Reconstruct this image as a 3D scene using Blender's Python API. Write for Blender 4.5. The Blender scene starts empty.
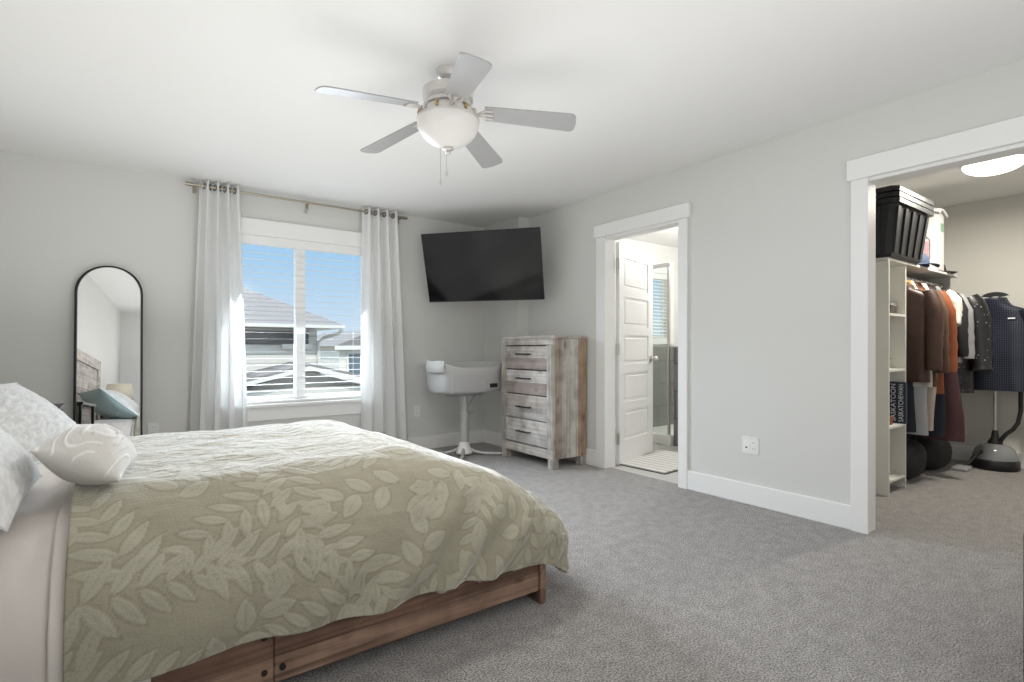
import bpy, bmesh, math, random
from mathutils import Vector, Matrix, noise as mnoise
random.seed(7)
PI = math.pi
S = bpy.context.scene
COL = S.collection

# ------------------------------------------------------------------ camera, sky, lights, exposure
cam_d = bpy.data.cameras.new('camera')
cam = bpy.data.objects.new('camera', cam_d); COL.objects.link(cam)
cam.location = (0, 0, 1.0671)
cam.rotation_euler = (PI/2, 0, -0.6344)
cam_d.sensor_width = 36; cam_d.lens = 36*529.58/1024
cam_d.shift_y = 7.17/1024
cam_d.clip_start = 0.02; cam_d.clip_end = 300
S.camera = cam

world = bpy.data.worlds.new('sky'); S.world = world; world.use_nodes = True
def build_sky():
    nt = world.node_tree; nt.nodes.clear()
    N = nt.nodes.new; L = nt.links.new
    tc = N('ShaderNodeTexCoord'); sep = N('ShaderNodeSeparateXYZ'); L(tc.outputs['Generated'], sep.inputs[0])
    r = N('ShaderNodeValToRGB'); L(sep.outputs['Z'], r.inputs[0])
    cr = r.color_ramp
    cr.elements[0].position = 0.0; cr.elements[0].color = (.66, .80, .92, 1)
    cr.elements[1].position = 1.0; cr.elements[1].color = (.80, .90, 1.0, 1)
    e = cr.elements.new(.16); e.color = (.38, .63, .88, 1)
    e = cr.elements.new(.28); e.color = (.50, .70, .92, 1)
    # the high sky is far brighter than the strip above the roofs (raised to send more light indoors)
    m = N('ShaderNodeMapRange'); L(sep.outputs['Z'], m.inputs['Value'])
    m.inputs['From Min'].default_value = .22; m.inputs['From Max'].default_value = .60
    m.inputs['To Min'].default_value = 1.0; m.inputs['To Max'].default_value = 3.5
    b = N('ShaderNodeBackground'); L(r.outputs[0], b.inputs['Color']); L(m.outputs[0], b.inputs['Strength'])
    o = N('ShaderNodeOutputWorld'); L(b.outputs[0], o.inputs[0])
build_sky()

def area(name, loc, rot, sx, sy, power, color=(1, 1, 1), portal=False):
    d = bpy.data.lights.new(name, 'AREA'); d.shape = 'RECTANGLE'; d.size = sx; d.size_y = sy
    d.energy = power; d.color = color
    if portal: d.cycles.is_portal = True
    o = bpy.data.objects.new(name, d); COL.objects.link(o); o.location = loc; o.rotation_euler = rot
    return o
sun_d = bpy.data.lights.new('sun', 'SUN'); sun_d.energy = 2.3; sun_d.angle = .01; sun_d.color = (1, .96, .88)
sun = bpy.data.objects.new('sun', sun_d); COL.objects.link(sun); sun.rotation_euler = (math.radians(48), 0, math.radians(-25))
# added fill lamps behind the camera and over the bed, then the window's own daylight
area('fill_behind', (1.4, -.45, 1.35), (PI/2, 0, 0), 3.4, 1.6, 9, (1, .985, .975))
area('bounce_fill', (1.0, -.3, 1.35), (PI-.95, 0, 0), 2.6, .5, 14, (1, .985, .975))  # added lamp aimed up, imitating light bounced off the ceiling
area('ceiling_fill', (.8, 2.7, 1.25), (PI, 0, 0), 2.9, 3.7, 24.5, (1, .99, .985))  # added upward fill hanging over the bed, evens out the ceiling
area('window_daylight', (1.31, 5.022, 1.33), (-PI/2+.5, 0, 0), 1.15, 1.30, 56, (.82, .91, 1.0)).data.spread = math.radians(115)
S.view_settings.view_transform = 'Standard'; S.view_settings.look = 'None'
S.view_settings.exposure = 0.0; S.view_settings.gamma = 1.0; S.view_settings.use_curve_mapping = False
S.cycles.max_bounces = 10; S.cycles.diffuse_bounces = 6; S.cycles.transparent_max_bounces = 16
S.cycles.sample_clamp_indirect = 6; S.cycles.use_denoising = True
S.cycles.caustics_reflective = False; S.cycles.caustics_refractive = False

# ------------------------------------------------------------------ materials
def mat(name, color, rough=.6, metal=0.0, bump=0.0, bscale=100.0, var=0.0, vscale=8.0, sheen=0.0, spec=.5, emit=None, estr=0.0, detail=3):
    m = bpy.data.materials.new(name); m.use_nodes = True
    nt = m.node_tree; b = nt.nodes['Principled BSDF']; N = nt.nodes.new; L = nt.links.new
    b.inputs['Base Color'].default_value = (*color, 1); b.inputs['Roughness'].default_value = rough
    b.inputs['Metallic'].default_value = metal; b.inputs['Specular IOR Level'].default_value = spec
    if sheen: b.inputs['Sheen Weight'].default_value = sheen; b.inputs['Sheen Roughness'].default_value = .4
    if emit: b.inputs['Emission Color'].default_value = (*emit, 1); b.inputs['Emission Strength'].default_value = estr
    if bump or var: tc = N('ShaderNodeTexCoord')
    if bump:
        n = N('ShaderNodeTexNoise'); n.inputs['Scale'].default_value = bscale; n.inputs['Detail'].default_value = detail
        L(tc.outputs['Object'], n.inputs['Vector'])
        bp = N('ShaderNodeBump'); bp.inputs['Strength'].default_value = bump; bp.inputs['Distance'].default_value = .004
        L(n.outputs[0], bp.inputs['Height']); L(bp.outputs[0], b.inputs['Normal'])
    if var:
        n = N('ShaderNodeTexNoise'); n.inputs['Scale'].default_value = vscale; n.inputs['Detail'].default_value = 4
        L(tc.outputs['Object'], n.inputs['Vector'])
        mx = N('ShaderNodeMix'); mx.data_type = 'RGBA'; L(n.outputs[0], mx.inputs['Factor'])
        mx.inputs['A'].default_value = (*[c*(1-var) for c in color], 1); mx.inputs['B'].default_value = (*[min(1, c*(1+var)) for c in color], 1)
        L(mx.outputs['Result'], b.inputs['Base Color'])
    return m

def wood(name, cols, grain, plank, width, rough=.65, off=0.0, knots=.5, gain=1.0, seq=False, rough_contrast=.6):
    """planks along axis `grain`, changing along axis `plank` every `width` metres, in object coordinates"""
    m = bpy.data.materials.new(name); m.use_nodes = True
    nt = m.node_tree; b = nt.nodes['Principled BSDF']; N = nt.nodes.new; L = nt.links.new
    tc = N('ShaderNodeTexCoord'); sep = N('ShaderNodeSeparateXYZ'); L(tc.outputs['Object'], sep.inputs[0])
    def M(op, a, bb):
        n = N('ShaderNodeMath'); n.operation = op
        for i, v in enumerate((a, bb)):
            if v is None: continue
            if isinstance(v, (int, float)): n.inputs[i].default_value = v
            else: L(v, n.inputs[i])
        return n.outputs[0]
    p = M('DIVIDE', M('ADD', sep.outputs[plank], off), width)
    idx = M('FLOOR', p, None); fr = M('FRACT', p, None)
    wn = N('ShaderNodeTexWhiteNoise'); wn.noise_dimensions = '1D'; L(idx, wn.inputs['W'])
    ramp = N('ShaderNodeValToRGB')
    if seq: L(M('ADD', M('FRACT', M('DIVIDE', idx, len(cols)), None), .5/len(cols)), ramp.inputs[0])
    else: L(wn.outputs['Value'], ramp.inputs[0])
    cr = ramp.color_ramp; cr.interpolation = 'CONSTANT'
    while len(cr.elements) < len(cols): cr.elements.new(.5)
    for i, c in enumerate(cols):
        cr.elements[i].position = i/len(cols); cr.elements[i].color = (*[x*gain for x in c], 1)
    # stretched grain, shifted per plank
    mp = N('ShaderNodeMapping'); mp.vector_type = 'POINT'
    sc = [48, 48, 48]; sc[{'X': 0, 'Y': 1, 'Z': 2}[grain]] = 1.6
    mp.inputs['Scale'].default_value = sc; L(tc.outputs['Object'], mp.inputs['Vector'])
    cmb = N('ShaderNodeCombineXYZ'); o7 = M('MULTIPLY', idx, 7.31)
    for i in range(3): L(o7, cmb.inputs[i])
    L(cmb.outputs[0], mp.inputs['Location'])
    n1 = N('ShaderNodeTexNoise'); n1.inputs['Scale'].default_value = 1.0; n1.inputs['Detail'].default_value = 6; n1.inputs['Distortion'].default_value = .6
    L(mp.outputs[0], n1.inputs['Vector'])
    r2 = N('ShaderNodeValToRGB'); L(n1.outputs[0], r2.inputs[0])
    r2.color_ramp.elements[0].position = .30; r2.color_ramp.elements[0].color = (.42, .39, .37, 1)
    r2.color_ramp.elements[1].position = .62; r2.color_ramp.elements[1].color = (1.08, 1.06, 1.05, 1)
    mx = N('ShaderNodeMix'); mx.data_type = 'RGBA'; mx.blend_type = 'MULTIPLY'; mx.inputs['Factor'].default_value = rough_contrast
    L(ramp.outputs[0], mx.inputs['A']); L(r2.outputs[0], mx.inputs['B'])
    # larger weathered blotches
    n3 = N('ShaderNodeTexNoise'); n3.inputs['Scale'].default_value = 9; n3.inputs['Detail'].default_value = 5; L(tc.outputs['Object'], n3.inputs['Vector'])
    r3 = N('ShaderNodeValToRGB'); L(n3.outputs[0], r3.inputs[0])
    r3.color_ramp.elements[0].position = .35; r3.color_ramp.elements[0].color = (.58, .54, .52, 1)
    r3.color_ramp.elements[1].position = .6; r3.color_ramp.elements[1].color = (1, 1, 1, 1)
    m2 = N('ShaderNodeMix'); m2.data_type = 'RGBA'; m2.blend_type = 'MULTIPLY'; m2.inputs['Factor'].default_value = .7
    L(mx.outputs['Result'], m2.inputs['A']); L(r3.outputs[0], m2.inputs['B'])
    # knots
    mk = N('ShaderNodeMapping'); ks = [11, 11, 11]; ks[{'X': 0, 'Y': 1, 'Z': 2}[grain]] = 5
    mk.inputs['Scale'].default_value = ks; L(tc.outputs['Object'], mk.inputs['Vector'])
    v = N('ShaderNodeTexVoronoi'); v.inputs['Scale'].default_value = 1; L(mk.outputs[0], v.inputs['Vector'])
    rk = N('ShaderNodeValToRGB'); L(v.outputs['Distance'], rk.inputs[0])
    rk.color_ramp.elements[0].position = .09; rk.color_ramp.elements[0].color = (.25, .2, .17, 1)
    rk.color_ramp.elements[1].position = .24; rk.color_ramp.elements[1].color = (1, 1, 1, 1)
    m3 = N('ShaderNodeMix'); m3.data_type = 'RGBA'; m3.blend_type = 'MULTIPLY'; m3.inputs['Factor'].default_value = knots
    L(m2.outputs['Result'], m3.inputs['A']); L(rk.outputs[0], m3.inputs['B'])
    # dark seam between planks
    rs = N('ShaderNodeValToRGB'); L(fr, rs.inputs[0])
    e = rs.color_ramp.elements; e[0].position = 0; e[0].color = (.30, .27, .25, 1); e[1].position = .05; e[1].color = (1, 1, 1, 1)
    m4 = N('ShaderNodeMix'); m4.data_type = 'RGBA'; m4.blend_type = 'MULTIPLY'; m4.inputs['Factor'].default_value = .7
    L(m3.outputs['Result'], m4.inputs['A']); L(rs.outputs[0], m4.inputs['B'])
    L(m4.outputs['Result'], b.inputs['Base Color'])
    b.inputs['Roughness'].default_value = rough
    bp = N('ShaderNodeBump'); bp.inputs['Strength'].default_value = .25; bp.inputs['Distance'].default_value = .003
    L(n1.outputs[0], bp.inputs['Height']); L(bp.outputs[0], b.inputs['Normal'])
    return m

def carpet_mat():
    m = bpy.data.materials.new('carpet'); m.use_nodes = True
    nt = m.node_tree; b = nt.nodes['Principled BSDF']; N = nt.nodes.new; L = nt.links.new
    tc = N('ShaderNodeTexCoord')
    n1 = N('ShaderNodeTexNoise'); n1.inputs['Scale'].default_value = 150; n1.inputs['Detail'].default_value = 4; n1.inputs['Roughness'].default_value = .7; L(tc.outputs['Object'], n1.inputs['Vector'])
    n2 = N('ShaderNodeTexNoise'); n2.inputs['Scale'].default_value = 15; n2.inputs['Detail'].default_value = 5; L(tc.outputs['Object'], n2.inputs['Vector'])
    r = N('ShaderNodeValToRGB'); L(n1.outputs[0], r.inputs[0]); e = r.color_ramp.elements
    e[0].position = .40; e[0].color = (.085, .077, .073, 1); e[1].position = .60; e[1].color = (.53, .50, .482, 1)
    r2 = N('ShaderNodeValToRGB'); L(n2.outputs[0], r2.inputs[0]); e = r2.color_ramp.elements
    e[0].position = .35; e[0].color = (.80, .80, .80, 1); e[1].position = .65; e[1].color = (1.06, 1.06, 1.06, 1)
    mx = N('ShaderNodeMix'); mx.data_type = 'RGBA'; mx.blend_type = 'MULTIPLY'; mx.inputs['Factor'].default_value = 1
    L(r.outputs[0], mx.inputs['A']); L(r2.outputs[0], mx.inputs['B']); L(mx.outputs['Result'], b.inputs['Base Color'])
    b.inputs['Roughness'].default_value = .95; b.inputs['Sheen Weight'].default_value = .3
    bp = N('ShaderNodeBump'); bp.inputs['Strength'].default_value = .9; bp.inputs['Distance'].default_value = .008
    L(n1.outputs[0], bp.inputs['Height']); L(bp.outputs[0], b.inputs['Normal'])
    return m

def glass_mat(name, tint=(1, 1, 1), refl=.06, rough=.02):
    m = bpy.data.materials.new(name); m.use_nodes = True
    nt = m.node_tree; nt.nodes.clear(); N = nt.nodes.new; L = nt.links.new
    t = N('ShaderNodeBsdfTransparent'); t.inputs[0].default_value = (*tint, 1)
    g = N('ShaderNodeBsdfGlossy'); g.inputs['Roughness'].default_value = rough
    mx = N('ShaderNodeMixShader'); mx.inputs[0].default_value = refl
    L(t.outputs[0], mx.inputs[1]); L(g.outputs[0], mx.inputs[2])
    o = N('ShaderNodeOutputMaterial'); L(mx.outputs[0], o.inputs[0]); return m

def cloth_trans(name, color, trans=.35):
    m = bpy.data.materials.new(name); m.use_nodes = True
    nt = m.node_tree; nt.nodes.clear(); N = nt.nodes.new; L = nt.links.new
    d = N('ShaderNodeBsdfDiffuse'); d.inputs[0].default_value = (*color, 1)
    t = N('ShaderNodeBsdfTranslucent'); t.inputs[0].default_value = (*color, 1)
    mx = N('ShaderNodeMixShader'); mx.inputs[0].default_value = trans
    L(d.outputs[0], mx.inputs[1]); L(t.outputs[0], mx.inputs[2])
    tc = N('ShaderNodeTexCoord'); n = N('ShaderNodeTexNoise'); n.inputs['Scale'].default_value = 260; L(tc.outputs['Object'], n.inputs['Vector'])
    bp = N('ShaderNodeBump'); bp.inputs['Strength'].default_value = .15; bp.inputs['Distance'].default_value = .002
    L(n.outputs[0], bp.inputs['Height']); L(bp.outputs[0], d.inputs['Normal'])
    o = N('ShaderNodeOutputMaterial'); L(mx.outputs[0], o.inputs[0]); return m

def brick_mat(name, c1, c2, cm, bw, bh, mortar=.004, rough=.4, swap='XZ', offset=.5):
    m = bpy.data.materials.new(name); m.use_nodes = True
    nt = m.node_tree; b = nt.nodes['Principled BSDF']; N = nt.nodes.new; L = nt.links.new
    tc = N('ShaderNodeTexCoord'); sep = N('ShaderNodeSeparateXYZ'); L(tc.outputs['Object'], sep.inputs[0])
    c = N('ShaderNodeCombineXYZ'); L(sep.outputs[swap[0]], c.inputs[0]); L(sep.outputs[swap[1]], c.inputs[1])
    t = N('ShaderNodeTexBrick'); L(c.outputs[0], t.inputs['Vector'])
    t.inputs['Color1'].default_value = (*c1, 1); t.inputs['Color2'].default_value = (*c2, 1); t.inputs['Mortar'].default_value = (*cm, 1)
    t.inputs['Scale'].default_value = 1; t.inputs['Brick Width'].default_value = bw; t.inputs['Row Height'].default_value = bh
    t.inputs['Mortar Size'].default_value = mortar; t.offset = offset
    L(t.outputs['Color'], b.inputs['Base Color']); b.inputs['Roughness'].default_value = rough
    return m

def stripes_mat(name, c1, c2, axis, period, frac=.5, rough=.8):
    m = bpy.data.materials.new(name); m.use_nodes = True
    nt = m.node_tree; b = nt.nodes['Principled BSDF']; N = nt.nodes.new; L = nt.links.new
    tc = N('ShaderNodeTexCoord'); sep = N('ShaderNodeSeparateXYZ'); L(tc.outputs['Object'], sep.inputs[0])
    d = N('ShaderNodeMath'); d.operation = 'DIVIDE'; L(sep.outputs[axis], d.inputs[0]); d.inputs[1].default_value = period
    f = N('ShaderNodeMath'); f.operation = 'FRACT'; L(d.outputs[0], f.inputs[0])
    r = N('ShaderNodeValToRGB'); r.color_ramp.interpolation = 'CONSTANT'; L(f.outputs[0], r.inputs[0]); e = r.color_ramp.elements
    e[0].position = 0; e[0].color = (*c1, 1); e[1].position = frac; e[1].color = (*c2, 1)
    L(r.outputs[0], b.inputs['Base Color']); b.inputs['Roughness'].default_value = rough
    return m

def dots_mat(name, base, dot, scale, size=.25, rough=.7, rnd=0.0):
    m = bpy.data.materials.new(name); m.use_nodes = True
    nt = m.node_tree; b = nt.nodes['Principled BSDF']; N = nt.nodes.new; L = nt.links.new
    tc = N('ShaderNodeTexCoord'); v = N('ShaderNodeTexVoronoi'); v.inputs['Scale'].default_value = scale; v.inputs['Randomness'].default_value = rnd
    if rnd < .5:      # printed on the cloth face: a flat grid
        v.voronoi_dimensions = '2D'
        sp = N('ShaderNodeSeparateXYZ'); cb = N('ShaderNodeCombineXYZ'); L(tc.outputs['Object'], sp.inputs[0]); L(sp.outputs['Y'], cb.inputs[0]); L(sp.outputs['Z'], cb.inputs[1]); L(cb.outputs[0], v.inputs['Vector'])
    else: L(tc.outputs['Object'], v.inputs['Vector'])
    r = N('ShaderNodeValToRGB'); L(v.outputs['Distance'], r.inputs[0]); e = r.color_ramp.elements
    e[0].position = size; e[0].color = (*dot, 1); e[1].position = size+.06; e[1].color = (*base, 1)
    L(r.outputs[0], b.inputs['Base Color']); b.inputs['Roughness'].default_value = rough
    return m

def attr_mat(name, ca, cb, attr, rough=.85, sheen=.5, weave=0.0, cc=None):
    """two cloth colours blended by a woven-pattern attribute"""
    m = bpy.data.materials.new(name); m.use_nodes = True
    nt = m.node_tree; b = nt.nodes['Principled BSDF']; N = nt.nodes.new; L = nt.links.new
    a = N('ShaderNodeAttribute'); a.attribute_name = attr
    r = N('ShaderNodeValToRGB'); L(a.outputs['Fac'], r.inputs[0]); e = r.color_ramp.elements
    e[0].position = 0; e[0].color = (*ca, 1); e[1].position = 1; e[1].color = (*cb, 1)
    if cc:
        e = r.color_ramp.elements.new(.5); e.color = (*ca, 1)
        r.color_ramp.elements[0].color = (*cc, 1)
    tc = N('ShaderNodeTexCoord')
    n = N('ShaderNodeTexNoise'); n.inputs['Scale'].default_value = 5; n.inputs['Detail'].default_value = 4; L(tc.outputs['Object'], n.inputs['Vector'])
    L(r.outputs[0], b.inputs['Base Color'])
    b.inputs['Roughness'].default_value = rough; b.inputs['Sheen Weight'].default_value = sheen; b.inputs['Sheen Roughness'].default_value = .35
    b.inputs['Specular IOR Level'].default_value = .2
    n1 = N('ShaderNodeTexNoise'); n1.inputs['Scale'].default_value = 1; n1.inputs['Detail'].default_value = 2
    mp = N('ShaderNodeMapping'); mp.inputs['Scale'].default_value = (26, 110, 60); L(tc.outputs['Object'], mp.inputs['Vector']); L(mp.outputs[0], n1.inputs['Vector'])
    n2 = N('ShaderNodeTexNoise'); n2.inputs['Scale'].default_value = 170; L(tc.outputs['Object'], n2.inputs['Vector'])
    ad = N('ShaderNodeMath'); ad.operation = 'ADD'; L(n1.outputs[0], ad.inputs[0]); L(n2.outputs[0], ad.inputs[1])
    bp = N('ShaderNodeBump'); bp.inputs['Strength'].default_value = weave; bp.inputs['Distance'].default_value = .006
    L(ad.outputs[0], bp.inputs['Height']); L(bp.outputs[0], b.inputs['Normal'])
    return m

M = {}
M['wall'] = mat('wall_paint', (.705, .705, .683), .85, bump=.06, bscale=240, spec=.3)
M['ceil'] = mat('ceiling_paint', (.86, .86, .85), .9, bump=.12, bscale=90, spec=.2)
M['trim'] = mat('trim_white', (.88, .88, .872), .45)
M['carpet'] = carpet_mat()
M['closetwall'] = mat('wall_paint_warm_lit', (.69, .68, .64), .85, bump=.06, bscale=240, spec=.3)  # the bedroom wall paint with the closet's warm light put into its colour
M['bathwall'] = mat('bath_paint', (.76, .76, .74), .8)
M['white_plastic'] = mat('white_plastic', (.84, .84, .82), .4)
M['chrome'] = mat('brushed_nickel', (.62, .60, .57), .3, 1.0)
M['dark_metal'] = mat('dark_metal', (.03, .03, .032), .4, .6)
M['black'] = mat('black_plastic', (.012, .012, .014), .45)
M['screen'] = mat('tv_screen', (.005, .005, .007), .12, spec=.32)
M['glass'] = glass_mat('window_glass', refl=.012, rough=.12)
M['shower_glass'] = glass_mat('shower_glass', (.93, .96, .95), .08)
M['mirror'] = mat('mirror_silver', (.93, .93, .93), .01, 1.0)
M['curtain'] = cloth_trans('curtain_cloth', (.95, .95, .945), .36)
M['slat'] = mat('blind_slat', (.86, .86, .85), .5)
M['bronze'] = mat('bronze', (.10, .085, .06), .35, .8)
M['rodmetal'] = mat('rod_metal', (.42, .38, .30), .3, 1.0)

# ------------------------------------------------------------------ mesh helpers
def world_of(o):
    m = Matrix.LocRotScale(o.location, o.rotation_euler, o.scale)
    return world_of(o.parent) @ m if o.parent else m

class B:
    def __init__(s): s.bm = bmesh.new()
    def box(s, a, b, bevel=0.0, seg=2, rot=None, taper=None):
        a = Vector(a); b = Vector(b); c = (a+b)/2; d = b-a
        t = bmesh.new(); bmesh.ops.create_cube(t, size=1)
        for v in t.verts:
            v.co = Vector((v.co.x*d.x, v.co.y*d.y, v.co.z*d.z))
            if taper and v.co.z < 0: v.co.x *= taper[0]; v.co.y *= taper[1]
        if bevel: bmesh.ops.bevel(t, geom=t.edges[:], offset=bevel, segments=seg, affect='EDGES', profile=.5)
        for v in t.verts: v.co = (rot @ v.co if rot else v.co) + c
        s.merge(t); return s
    def merge(s, t):
        me = bpy.data.meshes.new('tmp'); t.to_mesh(me); t.free(); s.bm.from_mesh(me); bpy.data.meshes.remove(me)
    def cyl(s, p0, p1, r0, r1=None, seg=24, cap=True):
        p0 = Vector(p0); p1 = Vector(p1); r1 = r0 if r1 is None else r1
        t = bmesh.new(); d = p1-p0
        bmesh.ops.create_cone(t, cap_ends=cap, cap_tris=False, segments=seg, radius1=r0, radius2=r1, depth=d.length)
        q = Vector((0, 0, 1)).rotation_difference(d)
        for v in t.verts: v.co = q @ v.co + (p0+p1)/2
        s.merge(t); return s
    def sphere(s, c, r, sx=1, sy=1, sz=1, seg=24):
        t = bmesh.new(); bmesh.ops.create_uvsphere(t, u_segments=seg, v_segments=max(8, seg//2), radius=r)
        for v in t.verts: v.co = Vector((v.co.x*sx, v.co.y*sy, v.co.z*sz)) + Vector(c)
        s.merge(t); return s
    def loft(s, rings, closed=True, caps=True):
        """rings: list of lists of points"""
        bm = s.bm; vs = [[bm.verts.new(p) for p in r] for r in rings]
        n = len(vs[0])
        for i in range(len(vs)-1):
            for j in range(n if closed else n-1):
                k = (j+1) % n
                bm.faces.new((vs[i][j], vs[i][k], vs[i+1][k], vs[i+1][j]))
        if caps and closed:
            bm.faces.new(vs[0][::-1]); bm.faces.new(vs[-1])
        return s
    def lathe(s, prof, c=(0, 0, 0), seg=32, caps=True):
        c = Vector(c)
        rings = [[c+Vector((r*math.cos(2*PI*j/seg), r*math.sin(2*PI*j/seg), z)) for j in range(seg)] for r, z in prof]
        return s.loft(rings, True, caps)
    def tube(s, pts, r, seg=10, closed=False):
        pts = [Vector(p) for p in pts]; n = len(pts); rings = []
        up = None
        for i, p in enumerate(pts):
            a = pts[(i-1) % n] if (closed or i > 0) else p
            b = pts[(i+1) % n] if (closed or i < n-1) else p
            t = (b-a).normalized()
            if up is None:
                up = Vector((0, 0, 1)) if abs(t.z) < .9 else Vector((1, 0, 0))
            side = t.cross(up).normalized(); up = side.cross(t).normalized()
            rr = r(i/(n-1)) if callable(r) else r
            rings.append([p+rr*(math.cos(2*PI*j/seg)*side+math.sin(2*PI*j/seg)*up) for j in range(seg)])
        if closed: rings.append(rings[0])
        if closed:
            bm = s.bm; vs = [[bm.verts.new(q) for q in rg] for rg in rings[:-1]]
            for i in range(n):
                for j in range(seg):
                    bm.faces.new((vs[i][j], vs[i][(j+1) % seg], vs[(i+1) % n][(j+1) % seg], vs[(i+1) % n][j]))
            return s
        return s.loft(rings)
    def prism(s, poly, ax, a, b):
        """extrude a polygon (pairs in the other two axes, in xyz order) along axis ax from a to b"""
        def P(p, t): 
            q = list(p); q.insert(ax, t); return Vector(q)
        return s.loft([[P(p, a) for p in poly], [P(p, b) for p in poly]])
    def grid(s, fn, nu, nv):
        bm = s.bm; vs = [[bm.verts.new(fn(i/nu, j/nv)) for j in range(nv+1)] for i in range(nu+1)]
        for i in range(nu):
            for j in range(nv): bm.faces.new((vs[i][j], vs[i+1][j], vs[i+1][j+1], vs[i][j+1]))
        return s
    def build(s, name, m, parent=None, smooth=False, world=False, angle=40, solid=0.0, sub=0):
        bmesh.ops.recalc_face_normals(s.bm, faces=s.bm.faces[:]) if not solid else None
        me = bpy.data.meshes.new(name); s.bm.to_mesh(me); s.bm.free()
        if parent and world: me.transform(world_of(parent).inverted())
        o = bpy.data.objects.new(name, me); COL.objects.link(o)
        if m: me.materials.append(M[m] if isinstance(m, str) else m)
        if parent: o.parent = parent
        if smooth:
            for p in me.polygons: p.use_smooth = True
            if angle < 180: me.set_sharp_from_angle(angle=math.radians(angle))
        if solid:
            md = o.modifiers.new('solidify', 'SOLIDIFY'); md.thickness = solid; md.offset = -1
        if sub:
            md = o.modifiers.new('subsurf', 'SUBSURF'); md.levels = sub; md.render_levels = sub
        return o

def tag(o, label=None, cat=None, group=None, kind=None):
    if label: o['label'] = label
    if cat: o['category'] = cat
    if group: o['group'] = group
    if kind: o['kind'] = kind
    return o
def thing(name, label, cat, loc=(0, 0, 0), rot=(0, 0, 0), group=None):
    o = bpy.data.objects.new(name, None); COL.objects.link(o); o.empty_display_size = .1
    o.location = loc; o.rotation_euler = rot
    return tag(o, label, cat, group)
def struct(name, b, m, parent=None, **k):
    o = b.build(name, m, parent, **k)
    if not parent: o['kind'] = 'structure'
    return o
def copy_tree(o, parent=None):
    c = o.copy(); COL.objects.link(c); c.parent = parent
    for ch in list(o.children): copy_tree(ch, c)
    return c
def nz(x, y, z=0, s=1.0): return mnoise.noise(Vector((x*s, y*s, z*s)))

# ------------------------------------------------------------------ the room
XR, YW, H = 3.455, 5.051, 2.44
XL, YB = -.80, -.55
WT = .115
struct('floor', B().box((XL-.2, YB-.2, -.12), (XR+.06, YW+.15, 0)).box((XR+.06, YB-.2, -.12), (6.6, 1.95, 0)), 'carpet')
M['bathfloor'] = brick_mat('bath_floor_tile', (.60, .59, .57), (.56, .55, .53), (.45, .44, .43), .6, .3, .004, .35, 'XY')
struct('floor_bathroom', B().box((XR+.06, 1.95, -.12), (6.6, 4.62, 0)), 'bathfloor')
struct('ceiling', B().box((XL-.2, YB-.2, H), (6.6, YW+.15, H+.1)), 'ceil')
# window wall with its opening
WX0, WX1, WZ0, WZ1 = .66, 1.97, .60, 2.05
b = B().box((XL-.12, YW, 0), (WX0, YW+.15, H)).box((WX1, YW, 0), (XR+WT, YW+.15, H)).box((WX0, YW, 0), (WX1, YW+.15, WZ0)).box((WX0, YW, WZ1), (WX1, YW+.15, H))
struct('wall_window', b, 'wall')
struct('wall_left', B().box((XL-.12, YB-.1, 0), (XL, YW, H)), 'wall')
struct('wall_back', B().box((XL, YB-.1, 0), (6.6, YB, H)), 'wall')
# right wall: bathroom door and closet opening
DY0, DY1, DZ = 2.512, 3.305, 2.055
CY0, CY1, CZ = -.40, 1.261, 2.045
b = B().box((XR, DY1, 0), (XR+WT, YW, H)).box((XR, CY1, 0), (XR+WT, DY0, H)).box((XR, YB, 0), (XR+WT, CY0, H))
b.box((XR, DY0, DZ), (XR+WT, DY1, H)).box((XR, CY0, CZ), (XR+WT, CY1, H))
struct('wall_right', b, 'wall')
KX, KY = 3.32, 4.40
struct('wall_corner', B().box((KX, KY, 0), (XR, YW, H)), 'wall')
# closet and bathroom shells
struct('wall_closet_back', B().box((6.44, YB, 0), (6.56, 1.95, H)), 'closetwall')
struct('wall_closet_side', B().box((XR+WT, 1.885, 0), (6.44, 1.95, H)), 'closetwall')
BX0, BX1, BZ0, BZ1 = 5.42, 5.92, 1.20, 2.06
b = B().box((XR+WT, 4.5, 0), (BX0, 4.62, H)).box((BX1, 4.5, 0), (6.56, 4.62, H)).box((BX0, 4.5, 0), (BX1, 4.62, BZ0)).box((BX0, 4.5, BZ1), (BX1, 4.62, H))
struct('wall_bathroom_back', b, 'bathwall')
struct('wall_bathroom_side', B().box((6.44, 1.95, 0), (6.56, 4.5, H)), 'bathwall')
struct('wall_bathroom_near', B().box((XR+WT, 1.95, 0), (6.44, 2.02, H)), 'bathwall')
M['tile'] = brick_mat('grey_tile', (.20, .20, .19), (.17, .17, .16), (.10, .10, .10), .6, .3, .006, .3)
M['tiley'] = brick_mat('grey_tile_side', (.22, .22, .21), (.19, .19, .18), (.10, .10, .10), .6, .3, .006, .3, 'YZ')
struct('trim_bathroom_tile', B().box((4.9, 4.48, 0), (6.44, 4.5, 1.09)), 'tile')
struct('wall_shower_half', B().box((4.86, 2.75, 0), (4.98, 3.62, 1.075)), 'tiley')

# baseboards
def base(side, a, bb): struct('baseboard_'+side, B().box(a, bb, .004, 1), 'trim')
BH, BT = .1425, .016
base('window', (XL, YW-BT, 0), (KX, YW, BH))
base('corner', (KX-BT, KY-BT, 0), (KX, YW-BT, BH))
base('corner_front', (KX, KY-BT, 0), (XR-BT, KY, BH))
base('right_far', (XR-BT, 3.393, 0), (XR, KY-BT, BH))
base('right', (XR-BT, 1.323, 0), (XR, 2.440, BH))
base('left', (XL, YB, 0), (XL+BT, YW-BT, BH))
base('back', (XL+BT, YB, 0), (XR, YB+BT, BH))
base('closet', (6.44-BT, YB, 0), (6.44, 1.885, BH))
base('bathroom', (XR+WT, 4.5-BT, 0), (4.9, 4.5, BH))

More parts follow.
